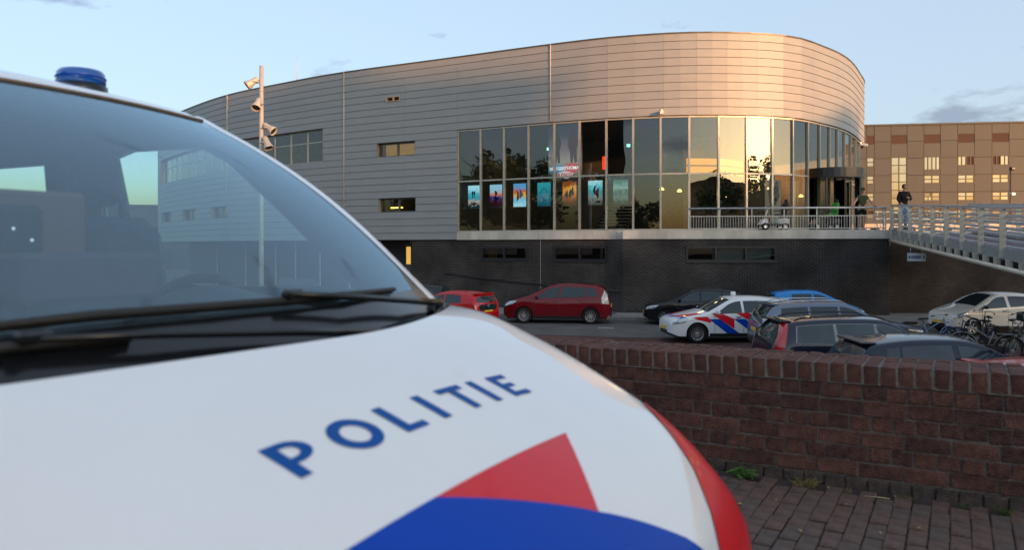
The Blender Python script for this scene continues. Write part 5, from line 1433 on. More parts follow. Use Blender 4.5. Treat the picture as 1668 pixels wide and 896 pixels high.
def hatch(L=4.26, W=1.79, H=1.47, **k):
    s = dict(L=L, W=W, wb=L*.615, fo=L*.20, r=.315, paint=None,
      prof=[(0, .46), (.015, .62), (.10, .73), (.32, .80), (L*.255, .95), (L*.30, 1.0), (L*.475, H-.10), (L*.56, H-.055), (L*.74, H-.06), (L*.90, H-.14), (L*.935, H-.20), (L*.985, .98), (L*.994, .72), (L, .50)],
      belt=[(0, .66), (L*.25, .90), (L*.5, .95), (L, 1.02)],
      wins=[(L*.335, L*.545, L*.115, -.0), (L*.565, L*.76, 0, -.02), (L*.775, L*.865, -.01, -.06)],
      ws=(L*.285, L*.468), rs=(L*.945, L*.982), heads=[[(.05, .60), (.03, .68), (.30, .77), (.58, .80), (.42, .66)]],
      tails=[[(L-.34, .86), (L-.05, .80), (L-.02, .98), (L-.30, 1.0)]], seams=[L*.33, L*.555, L*.755], handles=[L*.52, L*.725], mirror=L*.345, spoiler=L*.895)
    s.update(k); return s
def estate(L=4.75, W=1.84, H=1.53, **k):
    s = dict(L=L, W=W, wb=L*.585, fo=L*.20, r=.325, paint=None,
      prof=[(0, .46), (.015, .64), (.10, .75), (.32, .82), (L*.25, .97), (L*.295, 1.02), (L*.455, H-.10), (L*.54, H-.06), (L*.75, H-.07), (L*.905, H-.13), (L*.925, H-.18), (L*.985, 1.02), (L*.995, .75), (L, .50)],
      belt=[(0, .68), (L*.25, .93), (L*.5, .98), (L, 1.04)],
      wins=[(L*.325, L*.52, L*.105, 0), (L*.535, L*.70, 0, 0), (L*.715, L*.885, 0, -.05)],
      ws=(L*.275, L*.448), rs=(L*.932, L*.982), heads=[[(.05, .62), (.03, .70), (.30, .79), (.62, .82), (.45, .68)]],
      tails=[[(L-.20, .80), (L-.03, .80), (L-.07, 1.05), (L-.22, 1.12)]], seams=[L*.32, L*.527, L*.707], handles=[L*.495, L*.675], mirror=L*.335, rails=(L*.47, L*.88))
    s.update(k); return s
def mini(L=3.6, W=1.62, H=1.48, **k):
    s = dict(L=L, W=W, wb=L*.655, fo=L*.19, r=.285, paint=None, fround=.5,
      prof=[(0, .46), (.015, .62), (.10, .73), (.28, .82), (L*.21, .97), (L*.255, 1.03), (L*.46, H-.09), (L*.56, H-.05), (L*.76, H-.06), (L*.92, H-.13), (L*.945, H-.19), (L*.988, .98), (L*.995, .72), (L, .50)],
      belt=[(0, .66), (L*.2, .90), (L*.5, .96), (L, 1.06)],
      wins=[(L*.29, L*.545, L*.145, 0), (L*.57, L*.79, 0, -.06)],
      ws=(L*.245, L*.452), rs=(L*.952, L*.985), heads=[[(.05, .60), (.03, .68), (.26, .80), (.55, .87), (.40, .68)]],
      tails=[[(L-.24, .80), (L-.03, .76), (L-.03, 1.05), (L-.22, 1.10)]], seams=[L*.285, L*.557], handles=[L*.52], mirror=L*.30, spoiler=L*.91)
    s.update(k); return s

# maroon people carrier
mpv = hatch(4.37, 1.85, 1.63, paint=paint('maroon', (.15, .004, .010)), spokes=10, r=.325, glass=M_CG,
    prof=[(0, .48), (.015, .62), (.09, .76), (.28, .88), (.80, 1.03), (1.0, 1.08), (1.95, 1.52), (2.45, 1.575), (3.3, 1.56), (3.95, 1.50), (4.08, 1.44), (4.28, 1.06), (4.35, .78), (4.37, .50)],
    belt=[(0, .68), (.9, .98), (2.2, 1.04), (4.37, 1.12)], wins=[(1.30, 2.28, .55, .06), (2.36, 3.32, .06, .05), (3.40, 3.86, .02, -.18)],
    ws=(.98, 1.92), rs=(4.11, 4.27), heads=[[(.06, .70), (.05, .78), (.30, .90), (.60, .93), (.42, .76)]], tails=[[(4.02, .84), (4.30, .82), (4.22, 1.22), (4.12, 1.36), (4.00, 1.05)]], tailmat=M_TLC,
    seams=[1.25, 2.31, 3.36], handles=[2.15, 3.18], mirror=1.38, spoiler=3.92, rplate=.72)
f = make_car('maroon people carrier with ten spoke alloys parked against the kerb', (1.90, 32.95), 171.5, mpv)
tb = MB().tube([(f['X'](4.37), -.2, .36), (f['X'](4.52), -.2, .36), (f['X'](4.55), -.2, .44)], .02, 6).build('tow_bar', M_BLACK, f['car'])
# bright red small hatchback seen from behind
aygo = mini(3.45, 1.62, 1.46, paint=paint('bright_red', (.48, .006, .010), .05), spokes=6, tailmat=M_TL)
f = make_car('bright red small hatchback seen from its black glass tailgate', (-2.30, 30.6), 146, aygo)
MB().bbox((f['X'](3.43), 0, .86), (.06, 1.05, .22), .03).build('tailgate_panel', M_CG, f['car'])
MB().bbox((f['X'](3.44), 0, .62), (.10, 1.35, .22), .05).build('rear_bumper', aygo['paint'], f['car'])
MB().lathe([(.05, -.008), (.06, -.012), (.06, 0)], 14, 'x').build('badge', M_CHROME, f['car'], (f['X'](3.47), 0, .90))
# dark estate behind it
e1 = estate(4.4, 1.80, 1.54, paint=paint('charcoal', (.016, .017, .019)), railmat=M_BLACK, spokes=7)
make_car('charcoal estate with black roof rails almost hidden behind the bright red hatchback', (-4.75, 34.3), 171.5, e1)
# black five door hatchback
kia = hatch(3.95, 1.72, 1.48, paint=paint('black', (.006, .007, .010)), spokes=8, r=.30)
make_car('glossy black five door hatchback with clear headlights parked at the kerb', (7.30, 32.15), 171.5, kia)
# blue small car
blu = mini(3.45, 1.62, 1.47, paint=paint('sky_blue', (.008, .24, .62), .1), spokes=6); del blu['spoiler']
make_car('sky blue small car with a rounded roof parked by the dark brick wall', (11.55, 30.5), -8.5, blu)
# police hatchback
pg = hatch(4.26, 1.80, 1.49, paint=paint('police_white', (.72, .73, .74), 0), spokes=12, r=.315, name='police_car',
   extra=[('red_stripe', [(1.30, .96), (1.62, .97), (2.06, .78), (2.06, .46)], M_VR), ('red_stripe', [(2.12, .97), (2.52, .98), (2.95, .80), (2.95, .50)], M_VR),
          ('red_stripe', [(3.15, 1.02), (3.5, 1.02), (3.95, .80), (3.95, .55)], M_VR),
          ('blue_stripe', [(1.22, .78), (1.58, .78), (2.24, .31), (1.84, .31)], M_VB), ('blue_stripe', [(2.04, .78), (2.42, .78), (2.86, .46), (2.86, .31), (2.68, .31)], M_VB),
          ('red_stripe', [(.72, .84), (1.16, .86), (1.30, .74), (1.28, .66), (1.12, .70), (.80, .77)], M_VR), ('blue_stripe', [(.30, .79), (.52, .82), (.40, .86), (.22, .78)], M_VB)],
   handlemat=M_BLACK, grille=(.34, .12), mirrormat=paint('police_white', (.72, .73, .74), 0))
f = make_car('white police hatchback with red and blue diagonal stripes on its doors', (7.14, 26.55), 185, pg, group='cars parked below the cinema')
for (q, m) in (([(.25, .20), (.52, .35), (.95, .62), (1.0, .80), (.55, .72), (.3, .55)], M_VR), ([(.12, -.15), (.2, .25), (.30, .45), (.45, .40), (.3, .1)], M_VB), ([(.25, -.20), (.52, -.35), (.95, -.62), (1.0, -.80), (.55, -.72), (.3, -.55)], M_VR)):
    q2 = [(d, max(-f['ys'](d, f['zr'](d))+.02, min(f['ys'](d, f['zr'](d))-.02, y))) for d, y in q]
    f['toppatch']('bonnet_stripe', q2, m, .004, (.08, .1))
rb_ = MB().bbox((f['X'](2.35), 0, f['zt'](2.35, 0)+.07), (.14, .14, .13), .02).build('roof_beacon', M_WHITE, f['car'])
MB().tube([(f['X'](3.4), 0, f['zt'](3.4, 0)), (f['X'](3.55), 0, f['zt'](3.4, 0)+.22)], [.008, .004], 5).build('antenna', M_BLACK, f['car'])
# silver blue estate
e2 = estate(4.65, 1.83, 1.55, paint=paint('steel_blue', (.15, .18, .24), .6), surround=None, tailmat=M_TLC, spokes=7, spoiler=4.18, antenna=3.85)
make_car('steel blue estate with chrome roof rails and clear tail lamps', (9.42, 23.35), -2, e2)
# dark estate with tall red lamps
e3 = estate(4.80, 1.86, 1.58, paint=paint('midnight', (.010, .016, .032), .3), surround=mat('satin_trim', (.22, .22, .23), .35, metal=.6), spokes=5, railmat=M_BLACK, spoiler=4.36, tails=[[(4.54, .82), (4.74, .82), (4.70, 1.02), (4.50, 1.44), (4.38, 1.44)]],
   glass=mat('estate_glass', (.035, .055, .06), .04, var=.4, vscale=1.5, spec=.6))
make_car('midnight blue estate with tall red tail lamps and chrome window trim', (7.98, 17.9), -2, e3)
# navy hatchback close to the parapet
nv = hatch(4.30, 1.80, 1.46, paint=paint('navy', (.007, .012, .030), .3), spokes=5, spoiler=3.90, spoilermat=M_BLACK, antenna=3.4, wins=[(4.3*.335, 4.3*.56, 4.3*.115, .02), (4.3*.585, 4.3*.80, .02, -.02), (4.3*.812, 4.3*.87, -.02, -.05)],
   glass=mat('hatch_glass', (.03, .045, .055), .04, var=.4, vscale=1.5, spec=.6))
make_car('dark navy hatchback with a black roof spoiler and short aerial beside the parapet', (8.35, 15.1), -3, nv)
rd = hatch(4.1, 1.76, 1.40, paint=paint('tomato_red', (.45, .015, .012), .1), spokes=5)
make_car('tomato red hatchback of which only the roof edge rises above the parapet', (9.0, 12.1), -3, rd)
# white small car
i10 = mini(3.67, 1.66, 1.50, paint=paint('pearl_white', (.66, .64, .58), .05), spokes=6, r=.295, mirrormat=M_BLACK, handlemat=M_BLACK,
   wins=[(3.67*.285, 3.67*.555, 3.67*.15, 0), (3.67*.59, 3.67*.79, 0, -.05)])
make_car('pearl white small hatchback parked behind the bicycles', (16.95, 28.6), 189, i10)

# ------------------------------------------------------------------ floodlight mast
mast = thing('floodlight_mast', 'tall grey mast with four floodlights behind the police van', 'mast', (-7.85, 25.0, -1.8))
M_MAST = mat('mast_grey', (.40, .40, .38), .55, metal=.2, var=.08)
MB().tube([(0, 0, 0), (0, 0, 3.6), (0, 0, 8.78)], [.085, .075, .062], 12).build('pole', M_MAST, mast)
MB().lathe([(.0, .03), (.18, .03), (.18, 0), (0, 0)], 14).build('base_plate', M_MAST, mast)
fl = []
for (z, az, tilt) in ((8.25, 200, -38), (7.55, 262, -52), (6.82, -15, -35), (6.35, -35, -62)):
    d = Vector((math.cos(R(az))*math.cos(R(tilt)), math.sin(R(az))*math.cos(R(tilt)), math.sin(R(tilt))))
    hz = Vector((math.cos(R(az)), math.sin(R(az)), 0)); c = hz*.26+Vector((0, 0, z))
    q = d.to_track_quat('Z', 'Y').to_matrix()
    b = MB().lathe([(0, -.20), (.07, -.20), (.085, -.17), (.10, .02), (.15, .17), (.155, .22), (.14, .22), (.12, .18), (0, .18)], 16)
    b.v = [tuple(q @ Vector(v)+c) for v in b.v]
    h = b.build('floodlight', M_MAST, mast)
    yk = MB(); sd = d.cross(Vector((0, 0, 1))).normalized()
    for s in (-1, 1): yk.tube([c+sd*s*.13, c+sd*s*.13-hz*.16, Vector((0, 0, z))+hz*.05], .014, 5)
    yk.build('yoke', M_GALV, h)
    b = MB().lathe([(0, .185), (.12, .183)], 14); b.v = [tuple(q @ Vector(v)+c) for v in b.v]; b.build('lens', M_CG, h)
# lamp far behind the footbridge
lm = thing('street_lamp', 'slim dark lamp post standing before the office block', 'lamp post', (76.2, 122, 1.95))
MB().tube([(0, 0, 0), (0, 0, 11.6)], [.12, .08], 8).build('pole', M_DARK, lm)
for z, s in ((11.3, 1), (7.4, 1), (3.0, 1)): MB().bbox((.15*s, -.2, z), (.7, .7, .5), .12).build('lamp_head', M_DARK if z > 8 else M_GALV, lm)

# ------------------------------------------------------------------ small fixtures on the cinema
hr = thing('wall_handrail', 'black sloping handrail fixed along the dark brick wall', 'handrail', (0, 0, 0))
pts = [(*wpos(w_at(726), .09), -.05), (*wpos(w_at(800), .09), -.30), (*wpos(w_at(893), .09), -.52), (*wpos(w_at(1010), .09), -.72)]
MB().tube(pts, .035, 6).build('rail', M_BLACK, hr)
for px, z in ((740, -.11), (780, -.25), (830, -.39), (880, -.51), (940, -.62), (1000, -.73)):
    MB().tube([(*wpos(w_at(px), .09), z), (*wpos(w_at(px), -.03), z-.02)], .014, 5).build('bracket', M_GALV, hr)
for px, z, lab in ((1078, 7.36, 'small white security camera above the foyer glass'), (1402, 7.05, 'small white security camera at the rounded end of the foyer')):
    x, y = cpos(s_at(px), .0); cx2, cy2 = cpos(s_at(px), .36)
    c = thing('security_camera', lab, 'camera', (x, y, z))
    MB().beam((0, 0, 0), (cx2-x, cy2-y, -.06), .13, .13).build('housing', M_WHITE, c); MB().box((0, 0, .05), (.1, .1, .16)).build('bracket', M_GALV, c)

# ------------------------------------------------------------------ bicycles
def bicycle(label, loc, rz, frame_c, tyre_c=(.015, .015, .015), lean=6, extras=(), zb=-1.804, steer=0):
    t = link('bicycle', None, None, (loc[0], loc[1], zb), rot=(R(lean), 0, R(rz))); tag(t, label, 'bicycle', 'bicycles by the white small hatchback')
    FM = mat('bike_%d_%d_%d' % tuple(int(c*1000) for c in frame_c), frame_c, .35, metal=.2, var=.08, coat=.5)
    TM = mat('btyre_%d' % int(tyre_c[2]*1000), tyre_c, .8, var=.15)
    r = .345
    st = Matrix.Rotation(R(steer), 3, 'Z'); hx = Vector((.42, 0, 0))
    for x, f in ((-.55, False), (.58, True)):
        pts = [Vector((x+r*math.cos(a), 0, r+.01+r*math.sin(a))) for a in linspace(0, 2*math.pi, 31)[:-1]]
        if f: pts = [st @ (p-hx)+hx for p in pts]
        w = MB().tube(pts, .019, 6, True).build('wheel', TM, t)
        c = sum(pts, Vector())/len(pts); sp = MB()
        for k in range(0, 30, 2): sp.tube([c, pts[k]], .0022, 3)
        sp.tube([c+Vector((0, -.05, 0)), c+Vector((0, .05, 0))], .022, 6); sp.build('spokes', M_GALV, w)
        fd = [c+(p-c)*1.09 for p in pts[1:15]]; MB().tube(fd, .012, 4).build('mudguard', FM, t)
    fr = MB(); bb = (0, 0, .29); hd2, hdt = (.46, 0, .62), (.40, 0, .92); stp = (-.17, 0, .80); ra = (-.55, 0, .355)
    for a, b2, rr in ((bb, stp, .016), (bb, hd2, .018), ((-.1, 0, .58), hdt, .016), (hd2, hdt, .02), (bb, ra, .011), ((-.15, 0, .74), ra, .009)): fr.tube([a, b2], rr, 6)
    fr.build('frame', FM, t)
    fk = MB(); fa = Vector((.58, 0, .355))
    for s in (-.05, .05): fk.tube([st @ (Vector((.46, s, .62))-hx)+hx, st @ (fa+Vector((0, s, 0))-hx)+hx], .011, 5)
    fk.build('fork', FM, t)
    hb = MB(); hp = [Vector(p) for p in ((.20, .30, 1.02), (.30, .26, 1.05), (.40, .12, 1.08), (.39, 0, 1.06), (.40, -.12, 1.08), (.30, -.26, 1.05), (.20, -.30, 1.02))]
    hp = [st @ (p-hx)+hx for p in hp]; hb.tube(hp, .012, 6); hb.tube([hdt, (.39, 0, 1.06)], .014, 6); h_ = hb.build('handlebar', M_GALV, t)
    for a, b2 in ((hp[0], hp[1]), (hp[6], hp[5])): MB().tube([a, b2], .019, 6).build('grip', M_BLACK, h_)
    sd = MB(); sd.lathe([(0, .03), (.06, .025), (.10, 0), (.09, -.03), (0, -.035)], 10, 'z', (-.24, 0, .93)); sd.bbox((-.12, 0, .94), (.2, .07, .05), .02); sd.tube([stp, (-.2, 0, .91)], .013, 5); sd.build('saddle', M_BLACK, t)
    rk = MB()
    for s in (-.06, .06): rk.tube([(-.25, s, .74), (-.86, s, .75)], .008, 5); rk.tube([(-.55, s, .37), (-.7, s, .75)], .007, 5)
    for x in (-.4, -.6, -.84): rk.tube([(x, -.06, .75), (x, .06, .75)], .007, 5)
    rk.build('rear_rack', M_BLACK if 'dark' in extras else M_GALV, t)
    cg = MB(); cg.lathe([(.0, .02), (.095, .02), (.095, -.005), (0, -.005)], 16, 'y', (0, .06, .29)); cg.tube([(0, .07, .29), (.12, .09, .19)], .009, 5); cg.tube([(0, -.07, .29), (-.12, -.09, .39)], .009, 5); cg.bbox((-.27, .05, .33), (.58, .03, .16), .02); cg.build('chain_case', M_BLACK, t)
    if 'crate' in extras:
        cr = MB(); 
        for (c, d) in (((0, 0, .0), (.36, .46, .02)), ((.18, 0, .12), (.015, .46, .24)), ((-.18, 0, .12), (.015, .46, .24)), ((0, .23, .12), (.36, .015, .24)), ((0, -.23, .12), (.36, .015, .24))): cr.box((c[0]+.62, c[1], c[2]+.86), d)
        cr.tube([(.6, -.1, .86), (.56, -.05, .40)], .01, 4); cr.tube([(.6, .1, .86), (.56, .05, .40)], .01, 4); cr.build('front_crate', M_BLACK, t)
    if 'lamp' in extras: MB().lathe([(0, -.03), (.035, -.02), (.04, .02), (0, .03)], 10, 'x', (.50, 0, .86)).build('front_lamp', M_CHROME, t)
    if 'bags' in extras:
        for s in (-1, 1):
            bg = MB().bbox((-.62, s*.15, .56), (.36, .13, .34), .05).build('pannier', mat('pannier_purple', (.035, .018, .07), .8, var=.2), t)
            k = 0
            for dx in (-.12, -.04, .04, .12):
                for dz in (-.11, -.03, .05, .12):
                    k += 1; MB().lathe([(0, s*.004), (.020, 0)], 7, 'y', (-.62+dx+(.03 if k % 2 else 0), s*.2155, .56+dz)).build('dot', mat('dot_pale', (.45, .40, .62), .7), bg)
    if 'bag' in extras: MB().bbox((-.62, 0, .62), (.34, .34, .34), .06).build('pannier', mat('pannier_brown', (.05, .035, .028), .8, var=.2), t)
    if 'seatbag' in extras: MB().bbox((-.55, 0, .80), (.40, .22, .08), .03).build('rack_pad', M_BLACK, t)
    return t
bicycle('light blue bicycle with a padded rear rack leaning before the white small hatchback', (12.60, 24.0), -12, (.20, .32, .55), lean=-9, extras=('seatbag', 'lamp'), steer=25)
bicycle('navy bicycle with blue tyres and a steel front fork', (13.7, 23.4), 160, (.03, .04, .08), (.02, .045, .13), 7, ('lamp', 'bag'), steer=-15)
bicycle('black bicycle with a large front crate', (15.0, 23.9), 30, (.012, .012, .014), lean=6, extras=('crate', 'dark'), steer=10)
bicycle('dark bicycle with purple dotted panniers', (13.75, 21.3), 200, (.02, .025, .03), lean=-6, extras=('bags', 'dark'))
bicycle('plain black bicycle with a bare rack behind the crate bicycle', (14.75, 25.0), 70, (.014, .013, .013), lean=8, extras=('dark',), steer=-20)
bicycle('silver grey bicycle with an upright handlebar nearest the navy hatchback bonnet', (12.95, 21.8), 140, (.32, .33, .34), lean=7, extras=('lamp',), steer=20)

# ------------------------------------------------------------------ mobility scooters on the terrace
def scooter(label, loc, rz, body_c, seat_c, accent=None):
    t = thing('mobility_scooter', label, 'mobility scooter', (*loc, SILL), R(rz), 'mobility scooters on the terrace')
    BM = mat('scooter_%d' % int(body_c[0]*1000), body_c, .35, var=.05, coat=.6); SM = mat('scooterseat_%d_%d' % (int(seat_c[0]*1000), int(seat_c[1]*1000)), seat_c, .6, var=.1)
    MB().bbox((.05, 0, .24), (.95, .46, .07), .02).build('deck', M_BLACK, t)
    MB().bbox((-.32, 0, .38), (.55, .50, .28), .07).build('rear_body', BM, t)
    nb = MB(); nb.add([(.40, -.22, .25), (.40, .22, .25), (.72, .20, .25), (.72, -.20, .25), (.42, -.17, .52), (.42, .17, .52), (.60, .15, .46), (.60, -.15, .46)], [(0, 1, 5, 4), (1, 2, 6, 5), (2, 3, 7, 6), (3, 0, 4, 7), (4, 5, 6, 7)])
    nb.build('front_fairing', BM, t)
    MB().tube([(.50, 0, .46), (.30, 0, .98)], .03, 7).build('tiller', BM, t)
    hb = MB(); hb.tube([(.22, -.28, .98), (.32, -.10, 1.0), (.32, .10, 1.0), (.22, .28, .98)], .015, 6); hb.bbox((.32, 0, 1.0), (.08, .2, .1), .02); hb.build('handlebar', M_BLACK, t)
    MB().tube([(-.28, 0, .5), (-.28, 0, .62)], .05, 8).build('seat_post', M_BLACK, t)
    MB().bbox((-.24, 0, .66), (.46, .48, .11), .04).build('seat', SM, t)
    MB().bbox((-.47, 0, .95), (.12, .46, .58), .05, Matrix.Rotation(R(-10), 3, 'Y')).build('backrest', SM, t)
    MB().bbox((-.54, 0, 1.30), (.08, .24, .16), .03).build('headrest', M_BLACK, t)
    for s in (-.28, .28): MB().bbox((-.25, s, .86), (.34, .06, .045), .015).build('armrest', M_BLACK, t)
    for x in (-.38, .55):
        for s in (-.25, .25):
            w = MB().lathe([(.09, -.05), (.145, -.05), (.16, -.03), (.16, .03), (.145, .05), (.09, .05)], 18, 'y').build('wheel', M_TYRE, t, (x, s, .16))
            MB().lathe([(0, .035), (.03, .04), (.09, .03), (.095, .05), (.095, -.05), (.09, -.03), (.03, -.04), (0, -.035)], 14, 'y').build('rim', M_ALU, w)
    return t
scooter('white mobility scooter with a black seat on the foyer terrace', (11.70, 35.55), 187, (.66, .67, .66), (.02, .02, .02))
scooter('black mobility scooter with a bright green backrest by the revolving door', (14.05, 35.75), 190, (.02, .02, .022), (.04, .30, .03))

# ------------------------------------------------------------------ people
def skin(pts, edges, rad, root=0, sub=2):
    me = bpy.data.meshes.new('skin'); me.from_pydata(pts, edges, []); o = bpy.data.objects.new('skin', me); COL.objects.link(o)
    m = o.modifiers.new('Skin', 'SKIN'); m.use_smooth_shade = True
    for i, q in enumerate(rad):
        sv = me.skin_vertices[0].data[i]; sv.radius = q if isinstance(q, tuple) else (q, q); sv.use_root = (i == root)
    s = o.modifiers.new('Sub', 'SUBSURF'); s.levels = sub; s.render_levels = sub
    dg = bpy.context.evaluated_depsgraph_get(); ev = o.evaluated_get(dg).to_mesh()
    b = MB(); b.add([v.co.copy() for v in ev.vertices], [tuple(p.vertices) for p in ev.polygons], True)
    bpy.data.objects.remove(o); bpy.data.meshes.remove(me)
    return b
def chainskin(chains, sub=2):
    """list of chains [(point, radius)...]; chains share joints by equal coordinates"""
    idx = {}; pts = []; rad = []; ed = []
    for ch in chains:
        prev = None
        for p, r in ch:
            k = tuple(round(c, 4) for c in p)
            if k not in idx: idx[k] = len(pts); pts.append(p); rad.append(r)
            if prev is not None: ed.append((prev, idx[k]))
            prev = idx[k]
    return skin(pts, ed, rad, 0, sub)
def hand(b, wrist, d, up, side, grip=0.5):
    d = Vector(d).normalized(); up = Vector(up); up = (up-d*up.dot(d)).normalized(); sd = d.cross(up)*side; w = Vector(wrist)
    b.tube([w, w+d*.045, w+d*.085], [.026, .036, .034], 8)
    for i, (o, ln) in enumerate(((-.027, .06), (-.009, .072), (.009, .068), (.027, .054))):
        a = w+d*.08+sd*o; c = a+d*ln*.5-up*.006; e = c+(d*(1-grip)-up*grip)*ln*.45; g = e+(d*(1-grip)*.6-up*grip)*ln*.35
        b.tube([a, c, e, g], [.0095, .009, .0085, .006], 6)
    a = w+d*.03-sd*.03; b.tube([a, a-sd*.028+d*.025-up*.01, a-sd*.030+d*.06-up*.02], [.012, .0105, .007], 6)
def head(b, c, yaw=0, pitch=0, s=1.0):
    q = Matrix.Rotation(R(yaw), 3, 'Z') @ Matrix.Rotation(R(pitch), 3, 'X'); c = Vector(c)
    vs, fs = [], []; nu, nv = 20, 14
    for j in range(nv+1):
        ph = math.pi*j/nv-math.pi/2
        for i in range(nu):
            th = 2*math.pi*i/nu; x = math.cos(ph)*math.sin(th); y = -math.cos(ph)*math.cos(th); z = math.sin(ph)
            w = .076*(1-.18*max(0, -z)); p = Vector((x*w, y*(.097 if y > 0 else .092)*(1-.10*max(0, -z)), z*.118))
            if y < 0:
                f = math.exp(-((p.x/.013)**2))*math.exp(-(((p.z+.018)/.022)**2)); p.y -= .022*f
                e = math.exp(-(((abs(p.x)-.031)/.014)**2))*math.exp(-(((p.z-.012)/.012)**2)); p.y += .010*e
                p.y -= .010*math.exp(-((p.x/.03)**2))*math.exp(-(((p.z+.098)/.02)**2))
            vs.append(q @ (p*s)+c)
    for j in range(nv):
        for i in range(nu): fs.append((j*nu+i, j*nu+(i+1) % nu, (j+1)*nu+(i+1) % nu, (j+1)*nu+i))
    b.add(vs, fs, True)
    for sg in (-1, 1):
        e = MB().lathe([(0, .010), (.016, .008), (.020, 0), (.016, -.006), (0, -.006)], 10, 'x', (sg*.076, .008, .0)); b.add([q @ (Vector((v[0], v[1], v[2]*1.5))*s)+c for v in e.v], e.f, True)
    return q
def face_bits(parent, c, q, s=1.0):
    c = Vector(c)
    for sg in (-1, 1):
        e = MB().lathe([(0, -.004), (.007, -.003), (.009, 0)], 8, 'y'); e.v = [tuple(q @ ((Vector(v)+Vector((sg*.031, -.080, .012)))*s)+c) for v in e.v]; e.build('eye', mat('eye_dark', (.02, .015, .012), .2), parent)
        e = MB().bbox((sg*.031, -.089, .032), (.030, .006, .006), .002); e.v = [tuple(q @ (Vector(v)*s)+c) for v in e.v]; e.build('eyebrow', mat('brow', (.03, .02, .012), .8), parent)
    e = MB().bbox((0, -.089, -.056), (.044, .006, .009), .003); e.v = [tuple(q @ (Vector(v)*s)+c) for v in e.v]; e.build('mouth', mat('lip', (.30, .10, .08), .6), parent)
M_SKIN = mat('skin_tone', (.50, .27, .18), .5, var=.08, vscale=8, spec=.3)

def scalept(ch, k): return [[(tuple(c*k for c in p), r*k if not isinstance(r, tuple) else tuple(q*k for q in r)) for p, r in c_] for c_ in ch]
# man in green shirt: both hands on the top rail
ux = Vector((tdir.x, tdir.y)); pos1 = TE0+tdir*(10.42)+Vector((-tdir.y, tdir.x))*.50
m1 = thing('person', 'man in an olive t-shirt, black shorts and a cap leaning both hands on the railing', 'person', (*pos1, SILL), math.atan2(tdir.y, tdir.x))
K = 1.05
pel = (0, 0, .93); wai = (0, -.02, 1.08); chs = (0, -.07, 1.28); nk0 = (0, -.10, 1.43); nk1 = (0, -.13, 1.52); hdc = (0, -.155, 1.635)
HND = .375/K*1.0
def arms(sx): return [(chs, .14), ((sx*.165, -.09, 1.385), .062), ((sx*.30, -.13, 1.20), .046), ((sx*.335, -.16, 1.16), .043), ((sx*.42, -.33, 1.00), .028)]
legsL = lambda sx: [(pel, .125), ((sx*.095, 0, .86), .095), ((sx*.105, -.03, .50), .062), ((sx*.10, -.01, .46), .060), ((sx*.09, .03, .28), .053), ((sx*.085, .03, .09), .036), ((sx*.10, -.06, .045), .036), ((sx*.11, -.13, .035), .028)]
body = chainskin(scalept([[(pel, .125), (wai, .125), (chs, .14), (nk0, .068), (nk1, .052), (hdc, .055)], arms(1), arms(-1), legsL(1), legsL(-1)], K))
q1 = head(body, Vector(hdc)*K, 0, 6, K)
for sx in (1, -1): hand(body, Vector((sx*.42, -.33, 1.00))*K, (sx*.25, -.8, -.1), (0, 0, 1), sx, .75)
bo = body.build('body', M_SKIN, m1); face_bits(bo, Vector(hdc)*K, q1, K)
shirt = chainskin(scalept([[((0, 0, .90), .138), (wai, .138), (chs, .155), (nk0, .075)], [(chs, .155), ((sx_ := 1)*.165 and (.165, -.09, 1.385), .078), ((.245, -.11, 1.275), .066)], [(chs, .155), ((-.165, -.09, 1.385), .078), ((-.245, -.11, 1.275), .066)]], K))
shirt.build('t_shirt', mat('olive_cotton', (.060, .075, .042), .9, var=.15, vscale=8), m1)
sh = chainskin(scalept([[((0, 0, .95), .136), (pel, .142), ((.10, 0, .84), .112), ((.112, -.02, .60), .092)], [(pel, .142), ((-.10, 0, .84), .112), ((-.112, -.02, .60), .092)]], K)); sh.build('shorts', mat('black_cotton', (.012, .012, .013), .85, var=.2), m1)
cp = MB().lathe([(.088, -.01), (.090, .03), (.075, .075), (.04, .098), (0, .105)], 16); cp.add([(-.075, -.05, .002), (.075, -.05, .002), (.06, -.165, -.012), (-.06, -.165, -.012)], [(0, 1, 2, 3)])
cp.v = [tuple((Vector((v[0], v[1]*1.12, v[2]))+Vector((0, -.15, 1.668)))*K) for v in cp.v]; cp.build('cap', mat('cap_olive', (.045, .05, .04), .9), m1)
for sx in (1, -1):
    s_ = MB().bbox(Vector((sx*.10, -.035, .04))*K, (.09, .28, .085), .03); s_.build('shoe', mat('shoe_white', (.55, .54, .52), .6), m1)
MB().lathe([(.034, -.012), (.037, 0), (.034, .012)], 12, 'y', tuple(Vector((.405, -.29, 1.015))*K)).build('watch', M_BLACK, m1)

# man in black jacket: stands on the kick rail behind the bridge railing, hand raised
pos2 = BS+bp(.75, .24, 0)
m2 = thing('person', 'man in a black jacket and blue jeans resting behind the end of the footbridge railing', 'person', (pos2.x, pos2.y, BS.z+.10), R(18))
K = 1.08
pel = (0, 0, .96); wai = (.0, .0, 1.10); chs = (.02, -.03, 1.32); nk0 = (.03, -.05, 1.47); nk1 = (.02, -.07, 1.555); hdc = (.01, -.085, 1.665)
aR = [(chs, .14), ((-.165, -.05, 1.42), .06), ((-.25, -.02, 1.18), .047), ((-.235, -.20, .99), .03)]
aL = [(chs, .14), ((.20, -.05, 1.42), .06), ((.28, -.10, 1.17), .047), ((.05, -.26, 1.22), .03)]
lg = lambda sx: [(pel, .125), ((sx*.10, 0, .88), .098), ((sx*.12, -.06, .50), .066), ((sx*.12, .02, .10), .042), ((sx*.13, -.10, .045), .034)]
body = chainskin(scalept([[(pel, .125), (wai, .125), (chs, .14), (nk0, .068), (nk1, .052), (hdc, .055)], aR, aL, lg(1), lg(-1)], K))
q2 = head(body, Vector(hdc)*K, -8, 2, K)
